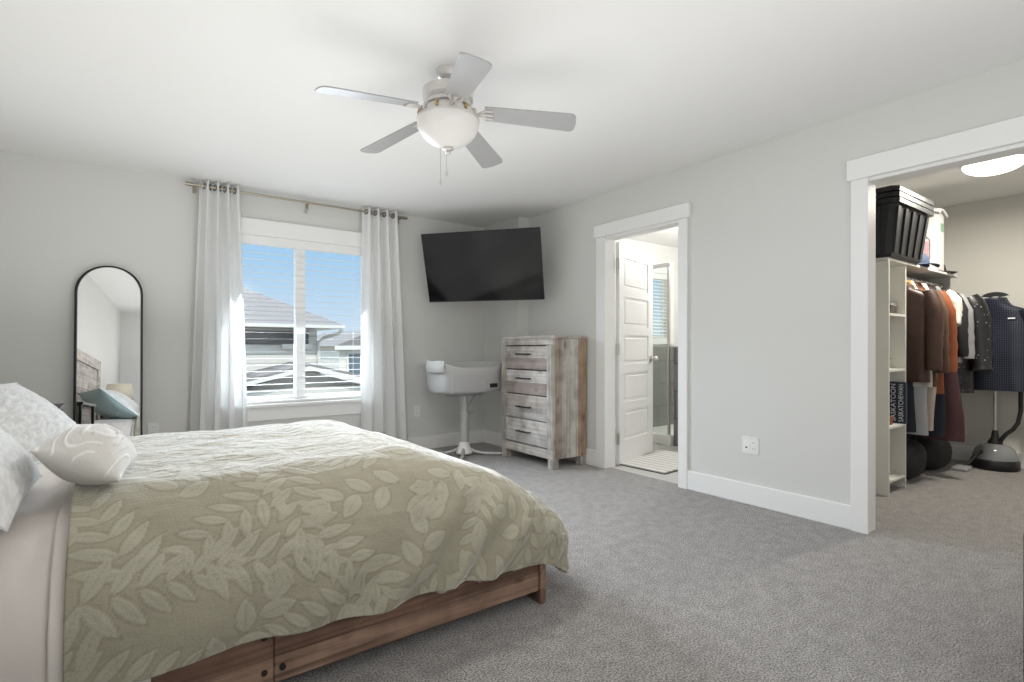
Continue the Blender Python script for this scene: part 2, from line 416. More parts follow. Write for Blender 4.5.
# door casings
def casing(name, y0, y1, ztop, head, leg1, leg0, h1, h0):
    """leg1 / leg0: (inner, outer) edges of the two legs; h1, h0: ends of the head board"""
    b = B().box((XR-.02, leg1[0], 0), (XR, leg1[1], ztop), .002, 1).box((XR-.02, leg0[1], 0), (XR, leg0[0], ztop), .002, 1)
    b.box((XR-.034, h0, ztop), (XR, h1, head), .003, 1)
    b.box((XR-.004, y1-.018, 0), (XR+WT+.004, y1, ztop)).box((XR-.004, y0, 0), (XR+WT+.004, y0+.018, ztop)).box((XR-.004, y0, ztop-.018), (XR+WT+.004, y1, ztop))
    struct(name, b, 'trim')
casing('trim_bathroom_door', DY0, DY1, DZ, 2.165, (3.284, 3.393), (2.518, 2.440), 3.409, 2.415)
casing('trim_closet_opening', CY0, CY1, CZ, 2.165, (1.233, 1.323), (CY0+.01, CY0-.08), 1.340, CY0-.1)

# bedroom window
def bedroom_window():
    b = B()
    b.box((WX0-.10, YW-.02, .545), (WX0, YW, WZ1), .003, 1).box((WX1, YW-.02, .545), (WX1+.10, YW, WZ1), .003, 1)
    b.box((WX0-.13, YW-.032, WZ1), (WX1+.13, YW, 2.19), .003, 1)                 # head
    b.box((WX0-.11, YW-.018, .43), (WX1+.11, YW, .545), .003, 1)                  # apron
    b.box((WX0-.13, YW-.05, .545), (WX1+.13, YW+.06, .575), .006, 2)              # stool
    w = struct('window_1', b, 'trim')
    f = B(); y0, y1 = YW+.05, YW+.11
    f.box((WX0, y0, WZ0-.03), (WX0+.05, y1, WZ1)).box((WX1-.05, y0, WZ0-.03), (WX1, y1, WZ1)).box((WX0, y0, .575), (WX1, y1, .635)).box((WX0, y0, WZ1-.05), (WX1, y1, WZ1))
    f.box((1.282, y0-.01, .6), (1.366, y1, WZ1))
    f.build('window_frame', 'trim', w)
    B().box((WX0, YW+.075, .6), (1.28, YW+.081, WZ1)).build('pane', 'glass', w)
    B().box((1.34, YW+.075, .6), (WX1, YW+.081, WZ1)).build('pane', 'glass', w)
bedroom_window()
def bath_window():
    b = B().box((BX0-.1, 4.48, BZ0-.08), (BX0, 4.5, BZ1+.1)).box((BX1, 4.48, BZ0-.08), (BX1+.1, 4.5, BZ1+.1)).box((BX0, 4.48, BZ1), (BX1, 4.5, BZ1+.1)).box((BX0, 4.47, BZ0-.08), (BX1, 4.5, BZ0))
    w = struct('window_2', b, 'trim')
    B().box((BX0, 4.56, BZ0), (BX0+.04, 4.6, BZ1)).box((BX1-.04, 4.56, BZ0), (BX1, 4.6, BZ1)).box((BX0, 4.56, BZ0), (BX1, 4.6, BZ0+.04)).box((BX0, 4.56, BZ1-.04), (BX1, 4.6, BZ1)).build('window_frame', 'trim', w)
    B().box((BX0+.03, 4.578, BZ0+.03), (BX1-.03, 4.584, BZ1-.03)).build('pane', 'glass', w)
bath_window()

# bathroom door, swung into the bathroom
def bath_door():
    ang = math.radians(16)
    d = thing('door_1', None, None, (XR+WT+.047, DY1-.022, 0), (0, 0, ang)); d['kind'] = 'structure'
    W, T = .765, .035
    # local: x along the door from the hinge, y across its thickness (visible face at -y)
    b = B(); zs = [.012, .22, .49, .56, .83, .90, 1.17, 1.24, 1.51, 1.58, 1.88, 2.03]
    b.box((.008, 0, .012), (.11, T, 2.03)).box((W-.11, 0, .012), (W, T, 2.03))
    for a, c in ((.012, .22), (.49, .57), (.84, .92), (1.19, 1.27), (1.54, 1.62), (1.90, 2.03)): b.box((.11, 0, a), (W-.11, T, c))
    for a, c in ((.22, .49), (.57, .84), (.92, 1.19), (1.27, 1.54), (1.62, 1.90)):
        b.box((.105, .012, a-.005), (W-.105, T-.012, c+.005))
        b.box((.135, .004, a+.028), (W-.135, T-.004, c-.028), .007, 1)
    b.build('panel', 'trim', d)
    for z in (.25, 1.06, 1.83):
        h = B().box((-.044, -.004, z-.048), (.010, .002, z+.048), .002, 1).cyl((-.018, -.008, z-.052), (-.018, -.008, z+.052), .008, seg=12)
        h.build('hinge', 'chrome', d)
    k = B().cyl((W-.07, 0, .96), (W-.07, -.012, .96), .03).cyl((W-.07, -.01, .96), (W-.07, -.045, .96), .011).sphere((W-.07, -.058, .96), .028)
    k.cyl((W-.07, T, .96), (W-.07, T+.012, .96), .03).cyl((W-.07, T+.01, .96), (W-.07, T+.045, .96), .011).sphere((W-.07, T+.058, .96), .028)
    k.build('knob', 'chrome', d, smooth=True)
bath_door()

# ------------------------------------------------------------------ bed
BX_F, BY_N, BY_F, BX_H = 1.43, 1.713, 3.36, -.70
M['bedwood'] = wood('bed_wood', [(.33, .215, .155), (.215, .125, .085), (.235, .165, .13)], 'X', 'Z', .085, off=-.05, knots=1.0, seq=True, rough_contrast=.95)
M['bedwood_y'] = wood('bed_wood_end', [(.33, .21, .15), (.26, .16, .115), (.36, .25, .19)], 'Y', 'Z', .105, off=.045, knots=.8)
M['headwood'] = wood('headboard_wood', [(.50, .46, .42), (.44, .41, .38), (.56, .52, .48), (.40, .36, .33)], 'Y', 'Z', .14, knots=.6)
def bed():
    t = thing('bed', 'low plank bed frame of reddish brown wood under the sage duvet', 'bed', (.36, 2.53, 0))
    def W(bb, n, m, **k): return bb.build(n, m, t, world=True, **k)
    W(B().box((.37, BY_N, .055), (BX_F-.03, BY_N+.03, .29), .003, 1), 'side_rail', 'bedwood')
    hp = W(B().box((BX_H+.05, BY_N-.006, .02), (.367, BY_N+.03, .30), .003, 1), 'side_rail', 'bedwood')
    W(B().box((BX_H+.05, BY_F-.03, .055), (BX_F-.03, BY_F, .33), .003, 1), 'side_rail', 'bedwood')
    W(B().box((BX_F-.03, BY_N-.012, 0), (BX_F, BY_F+.012, .235), .004, 1), 'foot_panel', 'bedwood_y')
    for x, z in ((.34, .10), (.34, .205), (.392, .10), (.392, .215)):
        B().cyl((x, BY_N-.010, z), (x, BY_N+.004, z), .009, seg=12).build('bolt', 'black', t, world=True)
    # headboard against the left wall, framed planks
    hb = B().box((BX_H-.03, BY_N-.02, .25), (BX_H, BY_F+.02, 1.26), .003, 1)
    h = W(hb, 'headboard', 'headwood')
    fr = B().box((BX_H-.045, BY_N-.06, 0), (BX_H+.02, BY_N+.05, 1.37), .005, 1).box((BX_H-.045, BY_F-.05, 0), (BX_H+.02, BY_F+.06, 1.37), .005, 1).box((BX_H-.045, BY_N+.05, 1.25), (BX_H+.02, BY_F-.05, 1.37), .005, 1)
    fr.build('headboard_frame', 'headwood', t, world=True)
    sl = B()
    for i in range(11): x = -.55+i*.185; sl.box((x, BY_N+.03, .235), (x+.08, BY_F-.03, .255))
    W(sl, 'slats', 'bedwood_y')
    W(B().box((-.6, 2.50, 0), (1.3, 2.57, .235)), 'center_beam', 'bedwood')
bed()
M['mattress'] = mat('mattress_ticking', (.72, .71, .68), .9, bump=.2, bscale=60)
tag(B().box((-.665, 1.80, .256), (1.36, 3.285, .545), .10, 4).build('mattress', 'mattress', smooth=True, angle=180),
    'thick white mattress lying on the plank bed frame under the bedding', 'mattress')

# draping function shared by the sheet and duvet
def drape(x, y, top, x_foot, yn, yf, rh, rv, p=5.0, rx=None, cone=0.0):
    """(x, y) are arc-length-ish cloth coordinates; returns world point on a rounded bed shape"""
    rx = rx or rh; kx = rx/rh
    cx = x_foot-rx; cyn = yn+rh; cyf = yf-rh
    ax = max(0, x-cx)/kx; ay = (y-cyf) if y > cyf else (y-cyn if y < cyn else 0)
    r = (ax**p+abs(ay)**p)**(1/p)
    if r < 1e-6: return Vector((x, y, top)), 0.0
    dx, dy = ax/r*kx, ay/r; cf = cone*(ax/r)**2
    Lq = PI/2*(rh+rv)/2
    if r < Lq:
        t = r/Lq; a = t*PI/2; h = rh*((1-cf)*math.sin(a)+cf*t); dz = rv*((1-cf)*(1-math.cos(a))+cf*t)
    else:
        h = rh+.0*(r-Lq); dz = rv+(r-Lq)
    bx, by = min(x, cx), max(cyn, min(y, cyf))
    return Vector((bx+dx*h, by+dy*h, top-dz)), r/Lq

# leaf sprigs of the duvet pattern, in cloth coordinates
def leaf_layout():
    rnd = random.Random(21); leaves = []
    def leaf(x, y, a, ln, w): leaves.append((x, y, math.cos(a), math.sin(a), ln, w, len(leaves)))
    for gx in range(-1, 10):
        for gy in range(-1, 14):
            x = -.15+gx*.25+(.125 if gy % 2 else 0)+rnd.uniform(-.05, .05); y = 1.20+gy*.20+rnd.uniform(-.03, .03)
            a = rnd.uniform(0, 2*PI); kind = rnd.choice((0, 0, 0, 1, 1))
            ca, sa = math.cos(a), math.sin(a)
            if kind == 0:      # fern frond: pairs along a stem
                n = 6; sl = .36
                for i in range(n):
                    q = (i+.3)/n; sx, sy = x+ca*(q-.5)*sl, y+sa*(q-.5)*sl
                    l = .132*(1-.5*q)
                    for sg in (-1, 1): leaf(sx, sy, a+sg*(1.0-.25*q), l, .0215*(1-.3*q))
                leaf(x+ca*.16, y+sa*.16, a, .08, .014)
            elif kind == 1:    # broad rounded leaves
                for i in range(6):
                    q = i/5; sx, sy = x+ca*(q-.5)*.26, y+sa*(q-.5)*.26
                    leaf(sx, sy, a+(.95 if i % 2 else -.95)*(1-q*.4), .105, .030)
                leaf(x+ca*.13, y+sa*.13, a, .10, .028)
            else:              # fan of long leaves
                for i in range(7): leaf(x-ca*.06, y-sa*.06, a+(i-3)*.36, .15-.012*abs(i-3), .020)
    bk = {}
    for lf in leaves:
        x, y, c, s, ln, w, k = lf
        for q in (0, .25, .5, .75, 1):
            k = (int((x+c*ln*q)//.06), int((y+s*ln*q)//.06))
            for i in (-1, 0, 1):
                for j in (-1, 0, 1): bk.setdefault((k[0]+i, k[1]+j), set()).add(lf)
    return {k: sorted(v, key=lambda t: -t[6]) for k, v in bk.items()}
LEAF = leaf_layout()
def leaf_mask(x, y):
    """1 inside a leaf, 0 on the plain ground, -1 on the stitched outline"""
    res = 0.0
    for lx, ly, c, s, ln, w, k in LEAF.get((int(x//.06), int(y//.06)), ()):
        dx, dy = x-lx, y-ly; u = (dx*c+dy*s)/ln; v = (-dx*s+dy*c)
        if -.06 < u < 1.06:
            uu = min(.999, max(.001, u)); half = w*math.sin(PI*uu**.85)**.7
            d = half-abs(v)
            if 0 <= u <= 1 and d > .0012:
                if abs(v) < .0016 and u < .85: return .2
                return min(1, (d-.0012)/.003)
            if d > -.0035: res = -1.0
    return res

M['duvet'] = attr_mat('duvet_sage', (.312, .29, .218), (.372, .35, .275), 'leaf', weave=.28, cc=(.268, .248, .185), sheen=1.0)
def duvet():
    RH, RV, TOP, RX = .40, .37, .655, .72
    XF, YN, YF = 1.635, 1.655, 3.43
    Lq = PI/2*(RH+RV)/2
    x0, x1 = -.115, XF-RX+(Lq+.06)*RX/RH
    y0, y1 = YN+RH-Lq-.065, YF-RH+Lq+.04
    nu, nv = 400, 540
    bm = bmesh.new(); lay = bm.verts.layers.float.new('leaf'); vs = []
    e = 1e-3
    for i in range(nu+1):
        row = []
        for j in range(nv+1):
            x = x0+(x1-x0)*i/nu; y = y0+(y1-y0)*(j/nv)
            p, q = drape(x, y, TOP, XF, YN, YF, RH, RV, 5.0, RX, .55)
            if q > 0:
                a, _ = drape(x+e, y, TOP, XF, YN, YF, RH, RV, 5.0, RX, .55); c, _ = drape(x, y+e, TOP, XF, YN, YF, RH, RV, 5.0, RX, .55)
                n = (a-p).cross(c-p); n = n.normalized() if n.length > 1e-12 else Vector((0, 0, 1))
            else: n = Vector((0, 0, 1))
            m = leaf_mask(x, y)
            w = .011*nz(x, y, 3, 3.0)+.007*nz(x, y, 8, 9)+.0022*nz(x*2.0, y*6.0, 5, 5)+.0015*nz(x*7, y*3, 6, 4)
            hang = max(0, min(1, (q-.45)/.6))
            # folds running down and toward the foot corner on the near side
            ph = (x*1.0-(y-y0)*1.1)*21+2.4*nz(x, y, 1, 2.5)
            fold = hang*.022*math.sin(ph)*(.3+.7*max(0, min(1, (x+.2)/1.2)))*(1-.75*max(0, min(1, (x-1.25)/.25)))
            d = (w+fold+.0013*m)*min(1, i/14)
            p = p+n*d
            p.z += hang*(.018*nz(x, y, 20, 2.2)-.02*max(0, min(1, (x-.5)/.8)))
            v = bm.verts.new(p); v[lay] = .5+.5*m
            row.append(v)
        vs.append(row)
    for i in range(nu):
        for j in range(nv): bm.faces.new((vs[i][j], vs[i+1][j], vs[i+1][j+1], vs[i][j+1]))
    bb = B(); bb.bm.free(); bb.bm = bm
    o = bb.build('duvet', 'duvet', smooth=True, angle=180, solid=.022)
    tag(o, 'sage green duvet with pale leaf pattern spread over the bed', 'duvet')
duvet()
M['sheet'] = mat('sheet_cotton', (.68, .625, .585), .8, bump=.15, bscale=35, sheen=.2)
def sheet():
    RH, RV, TOP = .33, .33, .60
    XF, YN, YF = 3.0, 1.683, 3.40
    Lq = PI/2*(RH+RV)/2
    y0, y1 = YN+RH-Lq-.16, YF-RH+Lq+.02
    def fn(u, v):
        x = -.66+.72*u; y = y0+(y1-y0)*v
        p, q = drape(x, y, TOP, XF, YN, YF, RH, RV)
        hang = max(0, min(1, (q-.5)/.6))
        p.z += .006*nz(x, y, 1, 4)+.004*nz(x*3, y, 2, 8)*(1-hang)
        p.y -= hang*(.006*math.sin(x*24+3*nz(x, y, 0, 3))+.006*nz(x*1.2, p.z*3, 4, 4))
        return p
    s = B().grid(fn, 60, 160).build('bed_sheet', 'sheet', smooth=True, angle=180, solid=.006)
    tag(s, 'plain pale pinkish sheet hanging down at the head of the bed', 'sheet')
    def fn2(u, v):
        x = -.145+.045*u; y = y0+.02+(y1-y0-.04)*v
        p, q = drape(x, y, TOP+.009, XF, YN-.009, YF+.009, RH+.0, RV+.0)
        hang = max(0, min(1, (q-.5)/.6))
        p.z += .006*nz(x, y, 1, 4)+.004*nz(x*3, y, 2, 8)*(1-hang)
        p.y -= hang*(.006*math.sin(x*24+3*nz(x, y, 0, 3))+.006*nz(x*1.2, p.z*3, 4, 4)); return p
    B().grid(fn2, 8, 120).build('folded_hem', 'sheet', s, smooth=True, angle=180, solid=.008)
sheet()

def pillow_mesh(w, h, t, n=44, pinch=.10, seed=0.0, wr=.006, pat=None, attr=None, twotone=False):
    """cushion lying in local XZ plane (x width, z height from 0 to h), bulging along y"""
    bm = bmesh.new(); lay = bm.verts.layers.float.new(attr) if attr else None
    def pt(u, v, sg):
        eu, ev = math.cos(u*PI/2)**.5 if abs(u) < 1 else 0, math.cos(v*PI/2)**.5 if abs(v) < 1 else 0
        x = w/2*u*(1-pinch*.5*(1-abs(v)**2)*abs(u)**3); z = h/2*v*(1-pinch*.5*(1-abs(u)**2)*abs(v)**3)
        y = sg*t/2*eu*ev
        y += sg*eu*ev*(wr*nz(x, z, seed+sg, 7)+wr*.6*nz(x, z, seed+3*sg, 18))
        m = 0
        if pat:
            m = pat(u, v, sg); y += sg*.010*m*eu*ev
        return Vector((x, y, z+h/2)), m
    for sg in (-1, 1):
        vs = []
        for i in range(n+1):
            row = []
            for j in range(n+1):
                p, m = pt(-1+2*i/n, -1+2*j/n, sg); v = bm.verts.new(p)
                if lay: v[lay] = m
                row.append(v)
            vs.append(row)
        for i in range(n):
            for j in range(n):
                f = (vs[i][j], vs[i+1][j], vs[i+1][j+1], vs[i][j+1])
                fc = bm.faces.new(f if sg < 0 else f[::-1])
                if twotone and sg > 0: fc.material_index = 1
    bmesh.ops.remove_doubles(bm, verts=bm.verts[:], dist=1e-5)
    b = B(); b.bm.free(); b.bm = bm; return b
M['sham'] = attr_mat('sham_cotton', (.58, .58, .57), (.70, .70, .69), 'mottle', weave=.35)
M['deco'] = attr_mat('tufted_cotton', (.58, .56, .53), (.80, .79, .76), 'tuft', weave=.2)
M['teal'] = mat('teal_cotton', (.42, .55, .55), .85, bump=.2, bscale=80, sheen=.4)
M['pipe'] = mat('pale_piping', (.66, .74, .74), .8)
def mott(u, v, sg): 
    a = nz(u*3, v*3, 11, 2.2); return max(0, min(1, .5+1.6*math.sin(14*a+9*v)*.5))
def pil(name, label, m, w, h, t, loc, rx, rz, **k):
    # local -y is the front face; lean by rx, heading by rz
    o = pillow_mesh(w, h, t, **k).build(name, m, smooth=True, angle=180)
    o.location = loc; o.rotation_euler = (rx, 0, rz); tag(o, label, 'pillow'); return o
# front faces toward +X: local -y -> +x  => rz = +90 deg; leaning back: rx negative
pil('sham_pillow', 'white textured sham pillow nearest the camera at the head of the bed', 'sham', .70, .50, .20, (-.22, 2.08, .625), -math.radians(47), PI/2, seed=1, pat=mott, attr='mottle')
tp = pil('sham_pillow', 'white sham pillow with teal back leaning at the window side of the bed head', 'sham', .66, .46, .19, (-.23, 2.92, .60), -math.radians(49), PI/2-.45, seed=5, pat=mott, attr='mottle', twotone=True)
tp.data.materials.append(M['teal'])
def tuft(u, v, sg):
    if sg > 0: return 0
    # wavy raised ribs of tufting
    d = math.hypot(u*1.0+.1, v*1.1-.15)+.10*math.sin(4*u+3*v)+.10*math.sin(7*v-2*u)
    s = math.sin(d*21+1.0); keep = 1 if nz(u, v, 4, 2.3) > -.22 else 0
    return keep*max(0, (s-.72)/.28)
pil('accent_pillow', 'small cream accent pillow with wavy raised tufting lying before the shams', 'deco', .43, .225, .17, (.02, 2.13, .68), -math.radians(62), PI/2-.12, seed=9, pat=tuft, attr='tuft', n=90)
def piping():
    w, h = .66, .46; pts = []
    n = 24
    for k in range(4*n):
        s = k//n; q = -1+2*(k % n)/n
        u, v = ((q, -1), (1, q), (-q, 1), (-1, -q))[s]
        pts.append((w/2*u*(1-.05*(1-v*v)*abs(u)**3), 0, h/2+h/2*v*(1-.05*(1-u*u)*abs(v)**3)))
    B().tube(pts, .006, 8, closed=True).build('piping', 'pipe', tp, smooth=True)
piping()

# ------------------------------------------------------------------ nightstands, lamp
def nightstand(y0, label):
    t = thing('nightstand', label, 'nightstand', (-.52, y0+.25, 0))
    def W(bb, n, m): return bb.build(n, m, t, world=True)
    W(B().box((-.78, y0, .68), (-.305, y0+.49, .705), .004, 1), 'top', 'dark_metal')
    for x in (-.77, -.335):
        for y in (y0+.01, y0+.46): W(B().box((x, y, 0), (x+.02, y+.02, .681)), 'leg', 'dark_metal')
    W(B().box((-.755, y0+.02, .25), (-.33, y0+.47, .27)), 'shelf', 'headwood')
    W(B().box((-.745, y0+.03, .52), (-.34, y0+.46, .679), .004, 1), 'drawer', 'headwood')
nightstand(4.06, 'dark metal nightstand between the far side of the bed and the mirror')
nightstand(1.06, 'dark metal nightstand carrying the cream lamp at the near side of the bed')
def table_lamp():
    t = thing('table_lamp', 'table lamp with cream drum shade, seen only in the mirror', 'lamp', (-.54, 1.32, .706))
    B().lathe([(.07, 0), (.07, .015), (.03, .03), (.055, .09), (.06, .13), (.03, .19), (.012, .21), (.012, .26)]).build('base', 'white_plastic', t, smooth=True)
    M['shade'] = cloth_trans('lamp_shade', (.85, .80, .68), .4)
    B().lathe([(.16, .20), (.13, .40)], caps=False).build('lamp_shade', 'shade', t, smooth=True, solid=.003)
    B().sphere((0, 0, .29), .03).build('bulb', 'white_plastic', t, smooth=True)
table_lamp()

# ------------------------------------------------------------------ arched standing mirror
def mirror():
    t = thing('standing_mirror', 'tall arched mirror in a thin black frame leaning on the wall', 'mirror', (-.083, 4.895, 0), (-math.radians(4.0), 0, -math.radians(4.0)))
    w, h = .205, 1.69; r = w; n = 28
    pts = [(-w, 0, 0.012), (-w, 0, .4), (-w, 0, .9)]
    pts += [(r*math.cos(PI-PI*i/n), 0, h-r+r*math.sin(PI-PI*i/n)) for i in range(n+1)]
    pts += [(w, 0, .9), (w, 0, .4), (w, 0, .012)]
    outer = [(x*1.0, z) for x, _, z in pts]
    inner = [(x*(1-.012/w), .012+(z-.012)*(1-.010/h)) for x, z in outer]
    b = B(); bm = b.bm
    for y0, y1 in ((-.014, .014),):
        o0 = [bm.verts.new((x, y0, z)) for x, z in outer]; o1 = [bm.verts.new((x, y1, z)) for x, z in outer]
        i0 = [bm.verts.new((x, y0, z)) for x, z in inner]; i1 = [bm.verts.new((x, y1, z)) for x, z in inner]
        k = len(outer)
        for a in range(k):
            c = (a+1) % k
            bm.faces.new((o0[a], o0[c], i0[c], i0[a])); bm.faces.new((o1[a], i1[a], i1[c], o1[c]))
            bm.faces.new((o0[a], o1[a], o1[c], o0[c])); bm.faces.new((i0[a], i0[c], i1[c], i1[a]))
    b.build('frame', 'dark_metal', t)
    gl = B(); gl.loft([[(x*.975, -.004, z) for x, z in inner], [(x*.975, .004, z) for x, z in inner]])
    gl.build('mirror_glass', 'mirror', t)
mirror()

# ------------------------------------------------------------------ curtains, rod, blinds
def curtain(label, xt0, xt1, xb0, xb1, n, ph, y=4.955):
    ztop, zbot = 2.437, .02
    t = thing('curtain', label, 'curtain', ((xt0+xt1)/2, y, 0), group=None)
    def fn(u, v):
        z = zbot+(ztop-zbot)*v
        q = 1-v
        x = (xt0+(xt1-xt0)*u)*(1-q)+(xb0+(xb1-xb0)*u)*q
        a = .034+.014*q
        wob = .35*math.sin(q*2.4+u*5)
        yy = y+a*math.sin(2*PI*n*u+ph+wob*q)+.012*q*math.sin(2*PI*n*.5*u+1+q*2)
        x += .010*q*math.sin(2*PI*n*2*u+2*q)
        return Vector((x, yy, z))
    c = B().grid(fn, 150, 60).build('panel', 'curtain', t, smooth=True, angle=180, world=True, solid=.003)
    for k in range(2*int(n)):
        u = (k*PI-ph)/(2*PI*n)
        if not 0.02 < u < .98: continue
        x = xt0+(xt1-xt0)*u; zc = 2.385; pts = []
        s = 1 if k % 2 == 0 else -1
        dx = (xt1-xt0)/(2*n)*.5; dy = s*.030
        d = Vector((xt1-xt0, .03*2*PI*n*s, 0)).normalized()
        for i in range(16):
            a = 2*PI*i/16; pts.append(Vector((x, y, zc))+.022*(math.cos(a)*d+math.sin(a)*Vector((0, 0, 1))))
        B().tube(pts, .0045, 6, closed=True).build('grommet', 'bronze', t, world=True, smooth=True)
curtain('long white curtain hanging left of the bedroom window', .51, .80, .42, .865, 4, .3)
curtain('long white curtain hanging right of the bedroom window by the television', 1.87, 2.235, 1.855, 2.36, 4, 1.1)
def rod():
    t = thing('curtain_rod', 'thin metal curtain rod above the bedroom window', 'curtain rod', (1.37, 4.955, 2.385))
    B().cyl((.45-1.37, 0, 0), (2.28-1.37, 0, 0), .0095, seg=14).build('rod', 'rodmetal', t, smooth=True)
    for x in (.43, 2.30): B().cyl((x-1.37-.025, 0, 0), (x-1.37+.025, 0, 0), .015, seg=16).build('finial', 'rodmetal', t, smooth=True)
    for x in (.475, 1.37, 2.268):
        B().cyl((x-1.37, 0, -.005), (x-1.37, YW-4.955, -.005), .006, seg=10).box((x-1.37-.012, YW-4.955-.006, -.045), (x-1.37+.012, YW-4.955, .03)).build('bracket', 'rodmetal', t)
rod()
def blind(name, label, x0, x1, y, z0, z1, pitch, wid, tilt=0.06):
    t = thing(name, label, 'blind', ((x0+x1)/2, y, z1))
    B().box((x0, y-.03, z1-.075), (x1, y+.03, z1), .004, 1).build('headrail', 'trim', t, world=True)
    b = B(); z = z0+.05; rot = Matrix.Rotation(tilt, 3, 'X')
    while z < z1-.09:
        b.box((x0+.004, y-wid/2, z-.0007), (x1-.004, y+wid/2, z+.0007), rot=rot); z += pitch
    b.build('slats', 'slat', t, world=True)
    B().box((x0+.004, y-.022, z0+.006), (x1-.004, y+.022, z0+.024), .004, 1).build('bottom_rail', 'trim', t, world=True)
    for q in (.12, .88):
        x = x0+(x1-x0)*q; B().cyl((x, y, z0+.02), (x, y, z1-.07), .0012, seg=6).build('cord', 'trim', t, world=True)
blind('window_blind', 'white horizontal blind, open, in the bedroom window', WX0+.004, WX1-.004, YW+.018, .578, WZ1, .058, .026, 0)
blind('window_blind', 'white horizontal blind in the small bathroom window', BX0+.004, BX1-.004, 4.53, BZ0, BZ1, .045, .045, .5)

# ------------------------------------------------------------------ ceiling fan
M['fanwhite'] = mat('fan_white', (.38, .38, .385), .35)
M['fanmetal'] = mat('fan_white_metal', (.62, .595, .575), .3, .15, var=.12, vscale=60)
M['bowl'] = mat('frosted_bowl', (.62, .61, .59), .35, emit=(1, .965, .90), estr=.12)
def fan():
    cx, cy = 1.301, 2.302
    t = thing('ceiling_fan', 'white five-blade ceiling fan with a frosted bowl lamp', 'ceiling fan', (cx, cy, H))
    B().lathe([(.062, 0), (.062, -.012), (.05, -.035), (.024, -.045), (.02, -.05), (.02, -.075), (.04, -.08)], seg=36).build('canopy', 'fanmetal', t, smooth=True)
    B().lathe([(.03, -.075), (.10, -.085), (.125, -.10), (.125, -.145), (.108, -.155), (.115, -.165), (.115, -.18), (.09, -.19)], seg=40).build('motor_housing', 'fanmetal', t, smooth=True, angle=30)
    B().lathe([(.085, -.188), (.12, -.195), (.135, -.215), (.135, -.235), (.155, -.24), (.155, -.25), (.10, -.25)], seg=40).build('lamp_fitter', 'fanmetal', t, smooth=True, angle=30)
    prof = [(.151, -.248), (.152, -.262)]+[(.152*math.cos(a)**1.2, -.262-.122*math.sin(a)) for a in [PI/2*i/14 for i in range(1, 14)]]+[(.012, -.384)]
    B().lathe(prof, seg=40).build('lamp_bowl', 'bowl', t, smooth=True)
    M['brass'] = mat('antique_brass', (.50, .36, .16), .3, 1.0)
    for i in range(12):
        a = 2*PI*i/12+.13; c, q = math.cos(a), math.sin(a)
        B().tube([Vector((.118*c, .118*q, -.198)), Vector((.142*c, .142*q, -.205)), Vector((.148*c, .148*q, -.222)), Vector((.138*c, .138*q, -.235)), Vector((.130*c, .130*q, -.224))], .005, 8).sphere((.139*c, .139*q, -.216), .008, seg=10).build('scroll_ornament', 'brass' if i % 2 else 'fanmetal', t, smooth=True)
    B().lathe([(.026, -.380), (.026, -.388), (.012, -.396), (.013, -.406), (.004, -.414)], seg=20).build('finial', 'chrome', t, smooth=True)
    for (dx, dy, ln) in ((-.030, .022, .175), (-.006, .004, .135)):
        c = B().cyl((dx, dy, -.372), (dx, dy, -.372-ln), .0013, seg=6).lathe([(.002, -.372-ln+.012), (.006, -.372-ln), (.004, -.372-ln-.014), (.001, -.372-ln-.018)], (dx, dy, 0), 10)
        c.build('pull_chain', 'chrome', t, smooth=True)
    for i in range(5):
        a = 3.118-i*2*PI/5
        R = Matrix.Rotation(a, 4, 'Z'); P = Matrix.Translation((0, 0, -.191)) @ R @ Matrix.Rotation(math.radians(6.5), 4, 'Y') @ Matrix.Rotation(math.radians(-12), 4, 'X')
        # iron: curved bracket from the motor to the blade
        ir = B()
        ir.tube([R @ Vector((.08, 0, -.175)), R @ Vector((.12, 0, -.20)), R @ Vector((.145, 0, -.218)), P @ Vector((.18, 0, -.006)), P @ Vector((.225, 0, -.006))], .009, 8)
        for dy in (-.028, 0, .028): ir.tube([R @ Vector((.145, 0, -.216)), P @ Vector((.185, dy, -.006)), P @ Vector((.225, dy*1.1, -.006))], .006, 8)
        irn = B(); irn.bm.free(); irn.bm = ir.bm
        # blade outline with rounded tip corners
        w0, w1, r0, r1, cr = .052, .068, .185, .632, .03
        out = [(r0, -w0), (r1-cr, -w1)]+[(r1-cr+cr*math.sin(q), -w1+cr-cr*math.cos(q)) for q in (PI/8, PI/4, 3*PI/8, PI/2)]
        out += [(r1+.004, 0)]+[(x, -y) for x, y in out[::-1]]
        bl = B().loft([[P @ Vector((x, y, -.003)) for x, y in out], [P @ Vector((x, y, .003)) for x, y in out]]).build('blade', 'fanwhite', t)
        irn.build('blade_iron', 'fanmetal', bl, smooth=True)
    d = bpy.data.lights.new('bulb', 'AREA'); d.shape = 'DISK'; d.size = .30; d.energy = 11; d.color = (1, .975, .94)
    o = bpy.data.objects.new('bulb', d); COL.objects.link(o); o.location = (cx, cy, 1.86)
fan()

